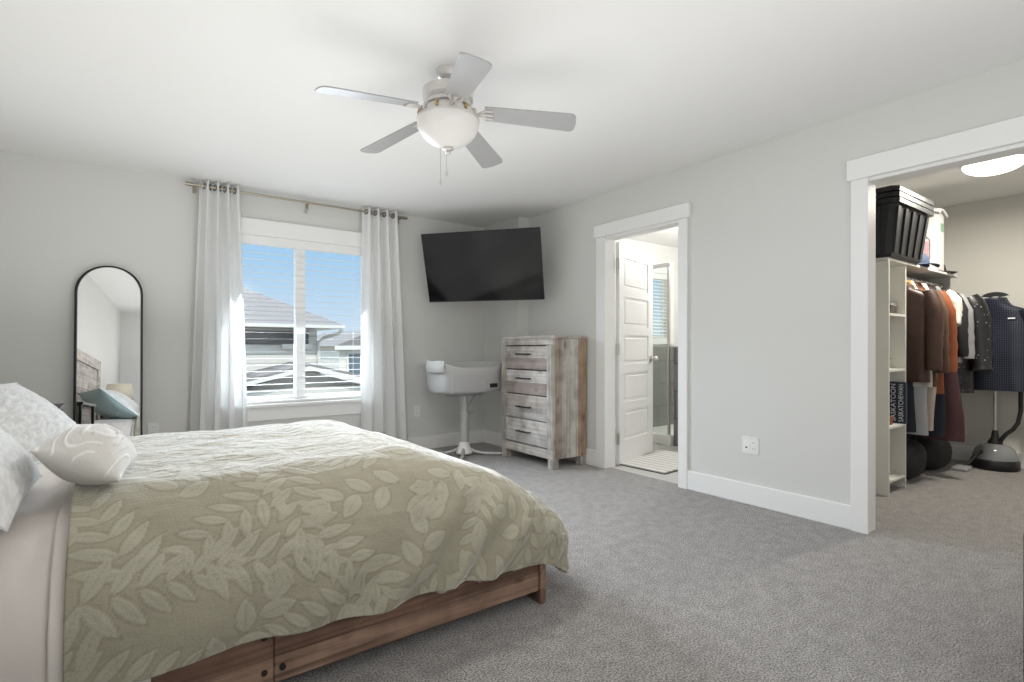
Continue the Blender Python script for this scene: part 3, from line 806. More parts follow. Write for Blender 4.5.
# ------------------------------------------------------------------ television
def television():
    k = .97; O = Vector((0, 0, 1.0671)); C = O+k*(Vector((2.9, 4.451, 1.883))-O)
    t = thing('television', 'large black flat television tilted down on a corner wall arm', 'television', C, (.314, 0, -2.467+PI/2))
    # local: faces -y, x right, z up
    w, h = 1.23*k, .705*k
    B().box((-w/2, 0, -h/2), (w/2, .035, h/2), .006, 2).build('casing', 'black', t)
    B().box((-w/2+.008, -.002, -h/2+.014), (w/2-.008, .002, h/2-.008)).build('screen', 'screen', t)
    B().box((-.28, .03, -.22), (.28, .075, .12), .01, 2).build('rear_housing', 'black', t)
    m = B().box((-.2, .072, -.15), (.2, .085, .15))
    m.build('mount_plate', 'dark_metal', t)
    # arm runs horizontally back to the corner
    iw = world_of(t).inverted()
    a = iw @ Vector((3.31, 4.9, 1.84)); b0 = Vector((0, .08, 0)); mid = iw @ Vector((3.05, 4.80, 1.84))
    B().tube([b0, mid, a], .022, 8).build('mount_arm', 'dark_metal', t)
    B().box((3.298, 4.82, 1.74), (3.32, 4.98, 1.94)).build('wall_plate', 'dark_metal', t, world=True)
television()

# ------------------------------------------------------------------ dresser
M['d_white'] = wood('whitewashed_front', [(.60, .585, .57), (.66, .64, .61), (.56, .545, .53), (.60, .56, .52), (.43, .375, .35), (.68, .665, .64), (.42, .36, .335), (.60, .56, .52)], 'Y', 'Z', .1145, off=-.172, knots=.35, seq=True, rough_contrast=.4)
M['d_frame'] = wood('whitewashed_frame', [(.58, .55, .51), (.60, .57, .53)], 'Y', 'Z', .4, knots=.3)
M['d_stile'] = wood('whitewashed_stile', [(.58, .55, .51), (.50, .47, .43)], 'Z', 'Y', .09, knots=.3)
M['d_side'] = wood('plank_side', [(.40, .33, .28), (.52, .49, .46), (.60, .60, .55), (.46, .33, .235)], 'Z', 'X', .102, off=.204, knots=.6, seq=True, rough_contrast=.5)
def dresser():
    x0, x1, y0, y1, zt = 3.03, 3.437, 3.516, 4.285, 1.18
    t = thing('dresser', 'tall four-drawer dresser of whitewashed planks below the television', 'dresser', ((x0+x1)/2, (y0+y1)/2, 0))
    def W(bb, n, m, p=t): return bb.build(n, m, p, world=True)
    for q in (y0, y1-.025): W(B().box((x0+.03, q, .085), (x1, q+.025, zt-.026), .003, 1), 'side_panel', 'd_side')
    W(B().box((x0, y0-.003, zt-.025), (x1, y1+.003, zt), .003, 1), 'top', 'd_frame')
    W(B().box((x1-.012, y0+.02, .1), (x1, y1-.02, zt-.02)), 'back', 'd_frame')
    W(B().box((x0, y0, zt-.085), (x0+.03, y1, zt-.026), .003, 1), 'face_rail', 'd_frame'); W(B().box((x0, y0, .085), (x0+.03, y1, .165), .003, 1), 'face_rail', 'd_frame')
    W(B().box((x0, y0, .165), (x0+.03, y0+.085, zt-.085), .003, 1), 'face_stile', 'd_stile'); W(B().box((x0, y1-.06, .165), (x0+.03, y1, zt-.085), .003, 1), 'face_stile', 'd_stile')
    zs = [.172, .403, .634, .866, 1.088]
    for i in range(4):
        d = W(B().box((x0+.006, y0+.088, zs[i]+.004), (x0+.40, y1-.063, zs[i+1]-.004), .003, 1), 'drawer', 'd_white')
        zc = (zs[i]+zs[i+1])/2+.035 if i > 1 else (zs[i]+zs[i+1])/2; yc = (y0+y1)/2+.02
        h = B().cyl((x0-.028, yc-.10, zc), (x0-.028, yc+.10, zc), .007, seg=10)
        for s in (-.085, .085): h.cyl((x0-.028, yc+s, zc), (x0+.01, yc+s, zc), .006, seg=8)
        W(h, 'handle', 'dark_metal', d)
    for x in (x0, x1-.07):
        for y in (y0, y1-.07): W(B().box((x, y, 0), (x+.07, y+.07, .086), .004, 1), 'foot', 'd_stile')
dresser()

# ------------------------------------------------------------------ bassinet
M['bassinet'] = mat('bassinet_fabric', (.48, .48, .48), .85, bump=.25, bscale=160, var=.05, vscale=30)
M['bassinet_in'] = mat('bassinet_lining', (.52, .52, .51), .85, bump=.15, bscale=60)
M['mesh'] = mat('mesh_fabric', (.72, .72, .72), .9, bump=.5, bscale=400, var=.08, vscale=200)
M['greymetal'] = mat('grey_painted_metal', (.50, .50, .50), .35, .3)
def bassinet():
    cx, cy = 2.745, 4.535
    t = thing('bassinet', 'pale grey swivel bassinet on a pedestal by the dresser', 'bassinet', (cx, cy, 0), (0, 0, .05))
    def ring(z, a, bq, n=48, ex=.45):
        return [Vector((a*math.copysign(abs(math.cos(q))**ex, math.cos(q)), bq*math.copysign(abs(math.sin(q))**ex, math.sin(q)), z)) for q in [2*PI*i/n for i in range(n)]]
    A, Bq = .345, .235
    # outer shell and inner wall
    out = [ring(.635, A-.05, Bq-.05), ring(.64, A-.015, Bq-.015), ring(.665, A-.005, Bq-.005), ring(.76, A, Bq)]
    def dip(r): return [Vector((v.x, v.y, v.z-.045*max(0, min(1, -v.y/Bq*1.6))*max(0, min(1, 2.4*(1-abs(v.x)/A))))) for v in r]
    out.append(dip(ring(.872, A, Bq)))
    B().loft(out, caps=True).build('basket', 'bassinet', t, smooth=True, angle=60)
    inn = [ring(z, A+q, Bq+q) for z, q in ((.858, .001), (.88, .006), (.905, .009), (.925, .004), (.932, -.006), (.92, -.02), (.72, -.025), (.70, -.03))]
    B().loft([dip(r) for r in inn[:-2]]+inn[-2:], caps=False).build('padded_rim', 'bassinet_in', t, smooth=True, angle=180)
    B().loft([ring(.68, A-.03, Bq-.03), ring(.725, A-.03, Bq-.03), ring(.735, A-.06, Bq-.06)]).build('mattress_pad', 'bassinet_in', t, smooth=True)
    # cloth folded over the left end
    def fold(u, v):
        q = PI*(.94+.24*u)
        ca, sa = math.cos(q), math.sin(q)
        x = (A+.02)*math.copysign(abs(ca)**.55, ca); y = (Bq+.02)*math.copysign(abs(sa)**.55, sa)
        return Vector((x-.012*math.sin(v*PI), y, .945-.11*v+.008*nz(u*5, v*3)))
    B().grid(fold, 24, 10).build('cloth_flap', 'bassinet_in', t, smooth=True, solid=.006)
    # seam piping at the corner
    B().tube([Vector((-A+.055, -Bq-.003, .645)), Vector((-A+.055, -Bq-.004, .81))], .004, 6).build('piping', 'greymetal', t)
    # control label
    lb = B().box((.11, -Bq-.012, .668), (.255, -Bq+.004, .735), .008, 2)
    l = lb.build('control_panel', 'greymetal', t)
    B().box((.135, -Bq-.016, .682), (.23, -Bq-.011, .722), .004, 1).build('display', 'black', l)
    B().loft([ring(.60, .20, .10, ex=.8), ring(.636, .27, .15, ex=.8)]).build('tray', 'greymetal', t, smooth=True)
    B().cyl((0, 0, .10), (0, 0, .42), .046).build('pedestal', 'greymetal', t, smooth=True)
    B().cyl((0, 0, .40), (0, 0, .61), .038).build('inner_post', 'greymetal', t, smooth=True)
    B().cyl((0, 0, .40), (0, 0, .435), .054).cyl((.03, -.02, .417), (.085, -.03, .417), .012).build('height_clamp', 'greymetal', t, smooth=True)
    B().tube([(.16, 0, .60), (.12, 0, .58), (.07, 0, .52), (.035, 0, .47)], .007, 8).build('brace', 'greymetal', t, smooth=True)
    B().lathe([(.075, .018), (.085, .03), (.06, .09), (.042, .15), (.038, .16)]).build('hub', 'white_plastic', t, smooth=True)
    for k in range(4):
        a = -.69+k*PI/2; c, s = math.cos(a), math.sin(a)
        B().tube([(.05*c, .05*s, .07), (.12*c, .12*s, .035), (.20*c, .20*s, .02), (.40*c, .40*s, .017)] if k else [(.05*c, .05*s, .07), (.12*c, .12*s, .035), (.20*c, .20*s, .02), (.37*c, .37*s, .017)], .017, 10).sphere(((.37 if not k else .40)*c, (.37 if not k else .40)*s, .018), .018).build('leg', 'greymetal', t, smooth=True)
bassinet()

# ------------------------------------------------------------------ outlets
def outlet(label, loc, rz, gangs=1):
    t = thing('wall_outlet', label, 'outlet', loc, (0, 0, rz))      # local: faces -y
    w = .036*gangs if gangs == 1 else .06
    B().box((-w, -.006, -.058), (w, 0, .058), .003, 2).build('cover_plate', 'white_plastic', t)
    for g in range(gangs):
        x = 0 if gangs == 1 else (-.025 if g == 0 else .025)
        if gangs > 1 and g == 0:
            B().box((x-.017, -.0075, -.034), (x+.017, -.005, .034), .002, 1).build('blank_insert', 'trim', t)
            B().cyl((x, -.010, -.014), (x, -.007, -.014), .006, seg=12).build('cable_jack', 'dark_metal', t)
            continue
        for z in (-.021, .021):
            s = B().box((x-.016, -.0075, z-.015), (x+.016, -.005, z+.015), .003, 1).build('socket', 'trim', t)
            B().box((x-.007, -.0080, z-.004), (x-.005, -.0074, z+.007)).box((x+.005, -.0080, z-.004), (x+.007, -.0074, z+.007)).build('slot', 'black', s)
outlet('white outlet cover on the window wall between curtain and bassinet', (2.48, YW, .41), 0)
outlet('white outlet cover on the window wall beside the mirror, half behind the bed', (.195, YW, .42), 0)
outlet('double white outlet plate low on the right wall beside the closet', (XR, 1.948, .402), -PI/2, 2)
# small hook above the window
tag(B().box((1.352, YW-.012, 2.31), (1.372, YW, 2.35)).cyl((1.362, YW-.02, 2.315), (1.362, YW-.02, 2.335), .006, seg=8).box((1.359, YW-.022, 2.315), (1.365, YW-.01, 2.32)).build('wall_hook', 'chrome'), 'tiny metal hook on the wall above the window', 'hook')

# ------------------------------------------------------------------ bathroom
def bath_mat():
    M['matstripe'] = stripes_mat('bath_mat_stripe', (.78, .77, .75), (.55, .53, .51), 'X', .085, .66)
    t = thing('bath_mat', 'white and grey striped mat on the bathroom floor behind the door', 'mat', (4.1, 3.14, 0), (0, 0, .06))
    B().box((-.42, -.27, .003), (.42, .27, .018), .006, 2).build('mat_pile', 'matstripe', t)
    B().box((-.43, -.28, 0), (.43, .28, .005)).build('backing', 'black', t)
bath_mat()
def shower():
    t = thing('shower_enclosure', 'glass shower panel on a white curb beside the tiled half wall', 'shower', (4.87, 4.1, 0))
    def W(bb, n, m): return bb.build(n, m, t, world=True)
    W(B().box((4.80, 3.622, 0), (4.94, 4.478, .11), .01, 2), 'curb', 'white_plastic')
    W(B().box((4.942, 3.64, 0), (6.42, 4.478, .04), .01, 2), 'shower_pan', 'white_plastic')
    W(B().box((4.865, 3.70, .11), (4.875, 4.47, 1.98)), 'glass_panel', 'shower_glass')
    W(B().box((4.855, 3.68, .11), (4.885, 3.70, 2.0)), 'edge_channel', 'chrome')
    W(B().box((4.85, 3.66, 1.975), (4.89, 4.478, 2.01)), 'top_rail', 'trim')
    W(B().cyl((4.84, 3.95, .95), (4.84, 3.95, 1.15), .008).cyl((4.84, 3.95, .97), (4.868, 3.95, .97), .006).cyl((4.84, 3.95, 1.13), (4.868, 3.95, 1.13), .006), 'handle', 'chrome')
shower()
def flush_light(label, loc, r, estr, power, color, down=False):
    t = thing('ceiling_light', label, 'ceiling light', loc)
    m = mat('light_dome_'+str(len(bpy.data.materials)), (.9, .88, .84), .4, emit=color, estr=estr)
    B().lathe([(r*1.02, 0), (r*1.04, -.012), (r*.98, -.022)], seg=40).build('rim', 'fanmetal', t, smooth=True)
    prof = [(r*.97, -.02)]+[(r*.97*math.cos(a), -.02-r*.42*math.sin(a)) for a in [PI/2*i/10 for i in range(1, 10)]]+[(.004, -.02-r*.42)]
    B().lathe(prof, seg=40).build('dome', m, t, smooth=True)
    d = bpy.data.lights.new('bulb', 'AREA' if down else 'POINT'); d.energy = power; d.color = color
    if down: d.shape = 'DISK'; d.size = .3
    else: d.shadow_soft_size = .12
    o = bpy.data.objects.new('bulb', d); COL.objects.link(o); o.location = Vector(loc)+Vector((0, 0, -.02-r*.42-(.01 if down else .13)))
flush_light('round frosted dome light on the closet ceiling', (5.13, 1.03, H), .185, 4.0, 36, (1, .94, .83), True)
flush_light('unseen dome light added on the bathroom ceiling to brighten the room', (5.2, 3.2, H), .16, 2.0, 50, (1, .97, .92))  # out of view, added to lighten the bathroom

# ------------------------------------------------------------------ closet
M['melamine'] = mat('melamine', (.70, .69, .64), .5)
def tower():
    t = thing('closet_tower', 'tall white shelf tower just inside the closet opening', 'shelf unit', (4.63, 1.68, 0))
    def W(bb, n): return bb.build(n, 'melamine', t, world=True)
    W(B().box((4.434, 1.46, 0), (4.452, 1.883, 1.70), .001, 1), 'side_panel'); W(B().box((4.812, 1.475, 0), (4.83, 1.883, 1.70), .001, 1), 'side_panel')
    for z in (.10, .493, .911, 1.323): W(B().box((4.452, 1.475, z-.018), (4.812, 1.883, z), .001, 1), 'shelf')
    W(B().box((4.452, 1.875, .05), (4.812, 1.883, 1.7)), 'back_panel')
tower()
def top_shelf():
    t = thing('closet_shelf', 'long white closet shelf over the hanging clothes', 'shelf', (5.2, 1.7, 1.7))
    B().box((4.42, 1.46, 1.702), (6.05, 1.883, 1.722), .002, 1).build('board', 'melamine', t, world=True)
    B().box((4.83, 1.865, 1.63), (6.05, 1.883, 1.70)).build('cleat', 'melamine', t, world=True)
    B().box((5.99, 1.50, 1.45), (6.008, 1.883, 1.702)).build('end_support', 'melamine', t, world=True)
top_shelf()
def closet_rod():
    t = thing('closet_rod', 'metal hanging rail under the closet shelf', 'rail', (5.4, 1.57, 1.63))
    B().cyl((4.83, 1.57, 1.63), (5.99, 1.57, 1.63), .015, seg=16).build('rail', 'chrome', t, world=True, smooth=True)
    for x in (4.836, 5.984): B().cyl((x-.006, 1.57, 1.63), (x+.006, 1.57, 1.63), .028, seg=16).build('socket', 'chrome', t, world=True, smooth=True)
closet_rod()
M['tote'] = mat('tote_black', (.014, .015, .017), .38)
M['totein'] = mat('tote_black_gloss', (.02, .021, .023), .42)
def tote(label, z0, lift):
    # nested totes: each only shows its rim above the one below
    t = thing('storage_tote', label, 'tote', (4.72, 1.59, z0), group=None)
    zr = .40
    L0, W0, L1, W1 = .66, .30, .78, .44
    def rr(l, w, z, c=.035):
        pts = []
        for sx, sy in ((1, 1), (-1, 1), (-1, -1), (1, -1)):
            for q in ((0, 1), (1, 0)) if sx*sy > 0 else ((1, 0), (0, 1)): pts.append(Vector((sx*(l/2-c*q[0]), sy*(w/2-c*q[1]), z)))
        # order counter-clockwise
        return sorted(pts, key=lambda p: math.atan2(p.y/w, p.x/l))
    b = B(); k = (lambda z: z/zr)
    lv = [0.0, .02, zr-.05, zr]
    b.loft([rr(L0+(L1-.05-L0)*z/zr-(.02 if z == 0 else 0), W0+(W1-.05-W0)*z/zr-(.02 if z == 0 else 0), z) for z in lv] +
           [rr(L1-.075, W1-.075, zr), rr(L0-.03, W0-.03, .012)], caps=True)
    b.build('bin', 'tote', t)
    rim = B().loft([rr(L1-.06, W1-.06, zr-.035), rr(L1, W1, zr-.032), rr(L1, W1, zr-.002), rr(L1-.01, W1-.01, zr+.004), rr(L1-.06, W1-.06, zr+.004)], caps=False)
    rim.build('rim', 'totein', t)
    ribs = B()
    if lift == 0:
        for i in range(5):
            x = -.26+i*.13
            for sg in (-1, 1):
                y0, y1 = sg*(W0/2-.002), sg*(W1/2-.03)
                ribs.loft([[Vector((x-.022, y0, .03)), Vector((x+.022, y0, .03)), Vector((x+.022, y0+sg*.016, .03)), Vector((x-.022, y0+sg*.016, .03))],
                           [Vector((x*1.12-.024, y1, zr-.05)), Vector((x*1.12+.024, y1, zr-.05)), Vector((x*1.12+.024, y1+sg*.012, zr-.05)), Vector((x*1.12-.024, y1+sg*.012, zr-.05))]])
        for y in (-.07, .07):
            for sg in (-1, 1):
                x0, x1 = sg*(L0/2-.002), sg*(L1/2-.03)
                ribs.loft([[Vector((x0, y-.02, .03)), Vector((x0, y+.02, .03)), Vector((x0+sg*.012, y+.02, .03)), Vector((x0+sg*.012, y-.02, .03))],
                           [Vector((x1, y*1.2-.02, zr-.05)), Vector((x1, y*1.2+.02, zr-.05)), Vector((x1+sg*.01, y*1.2+.02, zr-.05)), Vector((x1+sg*.01, y*1.2-.02, zr-.05))]])
        ribs.build('ribs', 'totein', t)
    for sg in (-1, 1):
        B().box((sg*L1/2-.012, -.07, zr-.05), (sg*L1/2+.012, .07, zr-.01), .004, 1).build('grip', 'totein', t)
tote('black storage tote at the bottom of the nested stack on the closet shelf', 1.723, 0)
tote('black storage tote nested in the middle of the stack, only its rim showing', 1.723+.04, 1)
tote('black storage tote nested on top of the stack on the closet shelf', 1.723+.08, 2)

# things on the closet shelf
def white_box():
    M['boxpaper'] = mat('white_card', (.50, .49, .47), .6)
    M['pinkink'] = mat('pink_ink', (.38, .25, .27), .7); M['greyink'] = mat('grey_ink', (.26, .26, .28), .7); M['greentag'] = mat('green_label', (.15, .26, .18), .7)
    t = thing('game_box', 'tall white box with faint pink drawing on the closet shelf', 'box', (5.575, 1.60, 1.723))
    B().box((-.075, -.145, 0), (.075, .145, .49), .003, 1).build('carton', 'boxpaper', t)
    B().tube([(-.077, .07, .10), (-.077, .07, .26), (-.077, .03, .31), (-.077, -.05, .31), (-.077, -.09, .26), (-.077, -.09, .10)], .004, 6).build('drawing', 'greyink', t)
    B().box((-.0775, -.08, .11), (-.0755, .05, .25)).build('print', 'pinkink', t)
    B().box((-.02, -.1475, .33), (.06, -.1455, .40)).build('label', 'greentag', t)
    def fn(u, v):
        return Vector((-.10+.20*u, -.18+.34*v, .012*math.sin(u*5)*math.cos(v*4)-.02*(abs(u-.5)*2)**4-.03*(abs(v-.5)*2)**4))
    tag(B().grid(fn, 16, 16).build('white_cloth', 'bassinet_in', smooth=True, angle=180, solid=.02), 'folded white cloth lying on the white box in the closet', 'cloth').location = (5.575, 1.61, 2.25)
white_box()
def cap(label, loc, m, rz, s=1.0):
    t = thing('cap', label, 'cap', loc, (0, 0, rz))
    prof = [(.085*s, 0), (.088*s, .03*s), (.08*s, .07*s), (.055*s, .105*s), (.02*s, .12*s), (.004*s, .122*s)]
    B().lathe(prof).build('crown', m, t, smooth=True)
    def fn(u, v):
        a = -1.0+2.0*u; r = .085*s+.075*s*v*math.cos(a*.8)
        return Vector((r*math.cos(a), r*math.sin(a)*(1 if v == 0 else 1), .012*s-.016*s*v-.02*s*a*a*v+.012*s))
    B().grid(fn, 16, 5).build('visor', m, t, smooth=True, solid=.004)
M['navy'] = mat('navy_cloth', (.035, .055, .10), .8); M['blackcloth'] = mat('black_cloth', (.012, .012, .013), .85, bump=.3, bscale=60)
cap('navy blue cap on the closet shelf in front of the white box', (5.22, 1.53, 1.723), 'navy', -2.2, 1.05)
cap('black cap at the far end of the closet shelf', (5.83, 1.58, 1.723), 'blackcloth', -1.2, 1.05)

# things in the tower
def jar(label, loc, m, r, h):
    t = thing('jar', label, 'jar', loc)
    B().lathe([(r*.9, 0), (r, .01), (r, h*.8), (r*.85, h*.86)]).build('body', m, t, smooth=True)
    B().lathe([(r*.92, h*.86), (r*.92, h), (r*.3, h+.004)]).build('lid', 'chrome', t, smooth=True)
M['candle'] = mat('brown_glass', (.14, .12, .10), .3); M['greyglass'] = mat('grey_glass', (.25, .25, .24), .3)
jar('small dark brown jar on the upper shelf of the closet tower', (4.76, 1.545, 1.323), 'candle', .035, .085)
jar('squat grey jar beside the brown one on the tower shelf', (4.765, 1.63, 1.323), 'greyglass', .03, .06)
def plant():
    M['pot'] = mat('pot_clay', (.55, .50, .42), .7); M['leafg'] = mat('plant_green', (.20, .28, .10), .6)
    t = thing('potted_plant', 'tiny green plant in a pale pot on the middle tower shelf', 'plant', (4.76, 1.60, .911))
    B().lathe([(.022, 0), (.032, .05), (.030, .05), (.02, .045)]).build('pot', 'pot', t, smooth=True)
    b = B()
    for i in range(9):
        a = i*2.4; l = .05+.01*(i % 3); d = Vector((math.cos(a), math.sin(a), 0)); p = Vector((0, 0, .045))
        b.loft([[p+.004*Vector((-d.y, d.x, 0)), p-.004*Vector((-d.y, d.x, 0)), p+Vector((0, 0, .003))],
                [p+d*l*.5+Vector((0, 0, .03))+.009*Vector((-d.y, d.x, 0)), p+d*l*.5+Vector((0, 0, .03))-.009*Vector((-d.y, d.x, 0)), p+d*l*.5+Vector((0, 0, .034))],
                [p+d*l+Vector((0, 0, .03))+.001*Vector((-d.y, d.x, 0)), p+d*l+Vector((0, 0, .03))-.001*Vector((-d.y, d.x, 0)), p+d*l+Vector((0, 0, .031))]])
    b.build('leaves', 'leafg', t)
plant()
M['redbox'] = mat('red_card', (.22, .06, .035), .6); M['signnavy'] = mat('sign_navy', (.02, .035, .06), .5); M['signwhite'] = mat('sign_lettering', (.75, .77, .78), .6)
def trinket():
    t = thing('keepsake_box', 'small reddish brown box on the lower tower shelf', 'box', (4.62, 1.56, .493))
    B().box((-.05, -.05, 0), (.05, .05, .045), .003, 1).build('body', 'redbox', t)
    B().box((-.053, -.053, .043), (.053, .053, .06), .003, 1).build('lid', 'redbox', t)
trinket()
def sign():
    t = thing('sign_block', 'navy block lettered in white, leaning on the tower side panel', 'sign', (4.80, 1.513, .4935), (0, 0, 0))
    # faces -x
    B().box((-.025, -.052, 0), (.008, .065, .315), .002, 1).build('block', 'signnavy', t)
    for txt, y in (('SASKATOON', .028), ('SASKATCHEWAN', -.022)):
        cu = bpy.data.curves.new('lettering', 'FONT'); cu.body = txt; cu.size = .055; cu.align_x = 'CENTER'; cu.align_y = 'CENTER'; cu.extrude = .0008
        tmp = bpy.data.objects.new('tmp', cu); COL.objects.link(tmp)
        me = bpy.data.meshes.new_from_object(tmp); bpy.data.objects.remove(tmp)
        xs = [v.co.x for v in me.vertices]; ln = max(xs)-min(xs); sc = .285/ln
        # text runs upward: text x -> z, text y -> +y, facing -x
        for v in me.vertices: v.co = Vector((-.0262-v.co.z, v.co.y*.82+y, v.co.x*sc+.1575))
        o = bpy.data.objects.new('lettering', me); COL.objects.link(o); o.parent = t; me.materials.append(M['signwhite'])
sign()

# clothes on the rail
M['hanger'] = mat('hanger_black', (.02, .02, .02), .4); M['hangerw'] = mat('hanger_white', (.75, .75, .73), .4)
def hanger(x, label, m='hanger', w=.40, z=1.63, y=1.57):
    t = thing('hanger', label, 'hanger', (x, y, z))
    pts = [Vector((0, .018*math.cos(q), .016+.018*math.sin(q))) for q in [PI*1.0-i*PI*1.15/10+PI*.05 for i in range(11)]]
    hk = [Vector((0, -.018, .004))]
    B().tube([Vector((0, .018, .006))]+[Vector((0, .018*math.cos(q), .008+.018*math.sin(q))) for q in [i*PI/8 for i in range(9)]]+[Vector((0, -.016, -.01)), Vector((0, -.004, -.03)), Vector((0, 0, -.05)), Vector((0, 0, -.075))], .003, 8).build('hook', 'chrome', t, smooth=True)
    B().tube([Vector((0, -w/2, -.135)), Vector((0, -w/4, -.10)), Vector((0, 0, -.07)), Vector((0, w/4, -.10)), Vector((0, w/2, -.135))], .008, 8).tube([Vector((0, -w/2, -.135)), Vector((0, w/2, -.135))], .006, 8).build('shoulder_bar', m, t, smooth=True)
def garment(name, label, x, m, width, length, thick=.10, sleeve=0.0, flare=1.0, collar=True, z=1.565, y=1.57, seed=0.0, cat='clothes', sw=.055, trim=None, neckw=.085, puff=0.0, sleeve_out=.02, lining=None):
    """garment hung across the rail: width along y, thickness along x"""
    t = thing(name, label, cat, (x, y, z))
    hw = width/2; n = 36; rings = []
    lev = [(-length, flare), (-length*.85, flare*.99), (-length*.6, (1+flare)/2), (-length*.35, 1.0), (-.16, 1.0), (-.10, .97), (-.065, .80), (-.04, .52), (-.018, neckw/hw*1.15), (.0, neckw/hw), (.018, neckw/hw*.9)]
    m_lev = []
    for a, b in zip(lev[:-1], lev[1:]):
        k = 5 if abs(b[0]-a[0]) > .1 else 1
        for i in range(k): q = i/k; m_lev.append((a[0]+(b[0]-a[0])*q, a[1]+(b[1]-a[1])*q))
    m_lev.append(lev[-1])
    for zz, f in m_lev:
        th = thick/2*(1 if zz < -.12 else max(.30, 1+(zz+.12)*4.5))
        ring = []
        for i in range(n):
            q = 2*PI*i/n; cy, sx = math.cos(q), math.sin(q)
            fold = .012*math.sin(q*5+seed)*min(1, max(0, (-zz-.12)/.3))+.010*nz(q*2+seed, zz*6, seed)+puff*abs(math.sin(zz*38))*.018
            yy = hw*f*math.copysign(abs(cy)**.8, cy)*(.8 if cy > 0 else 1); xx = (th+fold)*math.copysign(abs(sx)**.7, sx)
            ring.append(Vector((xx, yy, zz)))
        rings.append(ring)
    B().loft(rings).build('body', m, t, smooth=True, angle=60)
    if sleeve:
        for sg in (-1, 1):
            pts = []; k = 12
            for i in range(k+1):
                q = i/k
                pts.append(Vector((-.01+.03*math.sin(q*3+seed)-.02*q, sg*(hw*.86+.05*math.sin(min(1, q*3)*PI/2)+sleeve_out*q)*(.72 if sg > 0 else 1), -.065-sleeve*q)))
            def rf(q): return sw*(.9+.25*math.sin(min(1, q*4)*PI/2)-.35*q)+(puff*.012*abs(math.sin(q*24)) if puff else .003*math.sin(q*30))
            s = B().tube(pts, rf, 14).build('sleeve', m, t, smooth=True, angle=60)
            if trim: B().cyl(pts[-1]+Vector((0, 0, .04)), pts[-1]-Vector((0, 0, .01)), sw*.66, seg=14).build('cuff', trim, s, smooth=True)
    if collar:
        B().lathe([(neckw*.95, -.02), (neckw*1.05, .0), (neckw*.85, .035), (neckw*.75, .03), (neckw*.8, -.01)], seg=20, caps=False).build('collar', lining or m, t, smooth=True)
    return t
M['leather'] = mat('brown_leather', (.058, .024, .016), .5, bump=.4, bscale=45, var=.3, vscale=9)
M['tan'] = mat('tan_suede', (.11, .058, .035), .8, var=.2)
M['orange'] = mat('rust_leather', (.27, .072, .022), .55, bump=.3, bscale=40, var=.2, vscale=9)
M['whitecloth'] = mat('white_cotton', (.62, .60, .56), .85, bump=.2, bscale=60)
M['greycloth'] = mat('grey_knit', (.30, .30, .31), .9, bump=.3, bscale=150)
M['palegrey'] = mat('pale_grey_cotton', (.42, .43, .45), .9)
M['beige'] = mat('beige_cotton', (.45, .39, .33), .9)
M['burg'] = mat('burgundy_cloth', (.055, .018, .022), .7, bump=.2, bscale=50)
M['navycloth'] = mat('dark_navy_cloth', (.018, .022, .035), .8)
M['gold'] = mat('amber_satin', (.45, .20, .04), .35)
M['puffer'] = dots_mat('black_printed_nylon', (.012, .012, .014), (.40, .40, .40), 30, .10, .4, 1.0)
M['dots'] = dots_mat('navy_dotted_nylon', (.012, .015, .030), (.12, .13, .17), 66, .15, .45)
items = [
    ('leather_jacket', 'dark brown leather jacket hanging at the front of the closet rail', 4.975, 'leather', .41, .76, dict(thick=.13, sleeve=.60, sw=.058, lining='gold'), 'jacket'),
    ('suede_jacket', 'tan brown suede jacket hanging just behind the leather jacket', 5.11, 'tan', .42, .80, dict(thick=.09, sleeve=.62, sw=.055), 'jacket'),
    ('shirt', 'white cotton shirt hanging between the brown and rust jackets', 5.045, 'whitecloth', .40, .80, dict(thick=.05, sleeve=.0), 'shirt'),
    ('rust_coat', 'rust orange leather coat hanging in the middle of the closet rail', 5.22, 'orange', .45, .86, dict(thick=.10, sleeve=.62, sw=.058), 'coat'),
    ('blouse', 'white blouse with short sleeves hanging behind the rust coat', 5.345, 'whitecloth', .44, .60, dict(thick=.07, sleeve=.25, sw=.06), 'shirt'),
    ('dress', 'long burgundy dress hanging behind the rust coat', 5.44, 'burg', .44, 1.25, dict(thick=.10, sleeve=.0, flare=1.38, collar=False), 'dress'),
    ('black_cardigan', 'black cardigan hanging between the white blouse and grey hoodie', 5.56, 'blackcloth', .46, .62, dict(thick=.08, sleeve=.5, sw=.05), 'clothes'),
    ('hoodie', 'mid grey hoodie with pale sleeve hanging near the end of the rail', 5.68, 'greycloth', .46, .62, dict(thick=.10, sleeve=.52, sw=.055), 'hoodie'),
    ('puffer_jacket', 'black puffer jacket with white print hanging last on the rail', 5.83, 'puffer', .54, .88, dict(thick=.17, sleeve=.62, sw=.075, puff=1.0, sleeve_out=.05), 'jacket'),
]
for nm, lb, x, m, w, ln, kw, cat in items:
    garment(nm, lb, x, m, w, ln, seed=x*13, cat=cat, **kw)
    hanger(x, 'black hanger holding the '+lb.split(' hanging')[0]+' on the rail', 'hanger' if m != 'whitecloth' else 'hangerw', w*.82)
def trousers(label, x, m, length, w=.20, yc=1.56, fold=.045):
    t = thing('trousers', label, 'trousers', (x, yc, 1.493))
    for sg in (-1, 1):
        def ring(zz, q):
            return [Vector((sg*.014+.018*math.cos(a)*(1+.2*math.sin(6*zz)), w/2*math.copysign(abs(math.sin(a))**.7, math.sin(a))*(1-.12*q)+.01*math.sin(zz*7+x*20), zz)) for a in [2*PI*i/20 for i in range(20)]]
        B().loft([ring(-length*i/14+.012, i/14) for i in range(15)]).build('leg', m, t, smooth=True, angle=60)
    hanger(x, 'plain hanger holding the '+label.split(' hanging')[0]+' on the rail', 'hanger', .34)
trousers('black trousers hanging long below the leather jacket', 5.03, 'navycloth', 1.10, .26, 1.598)
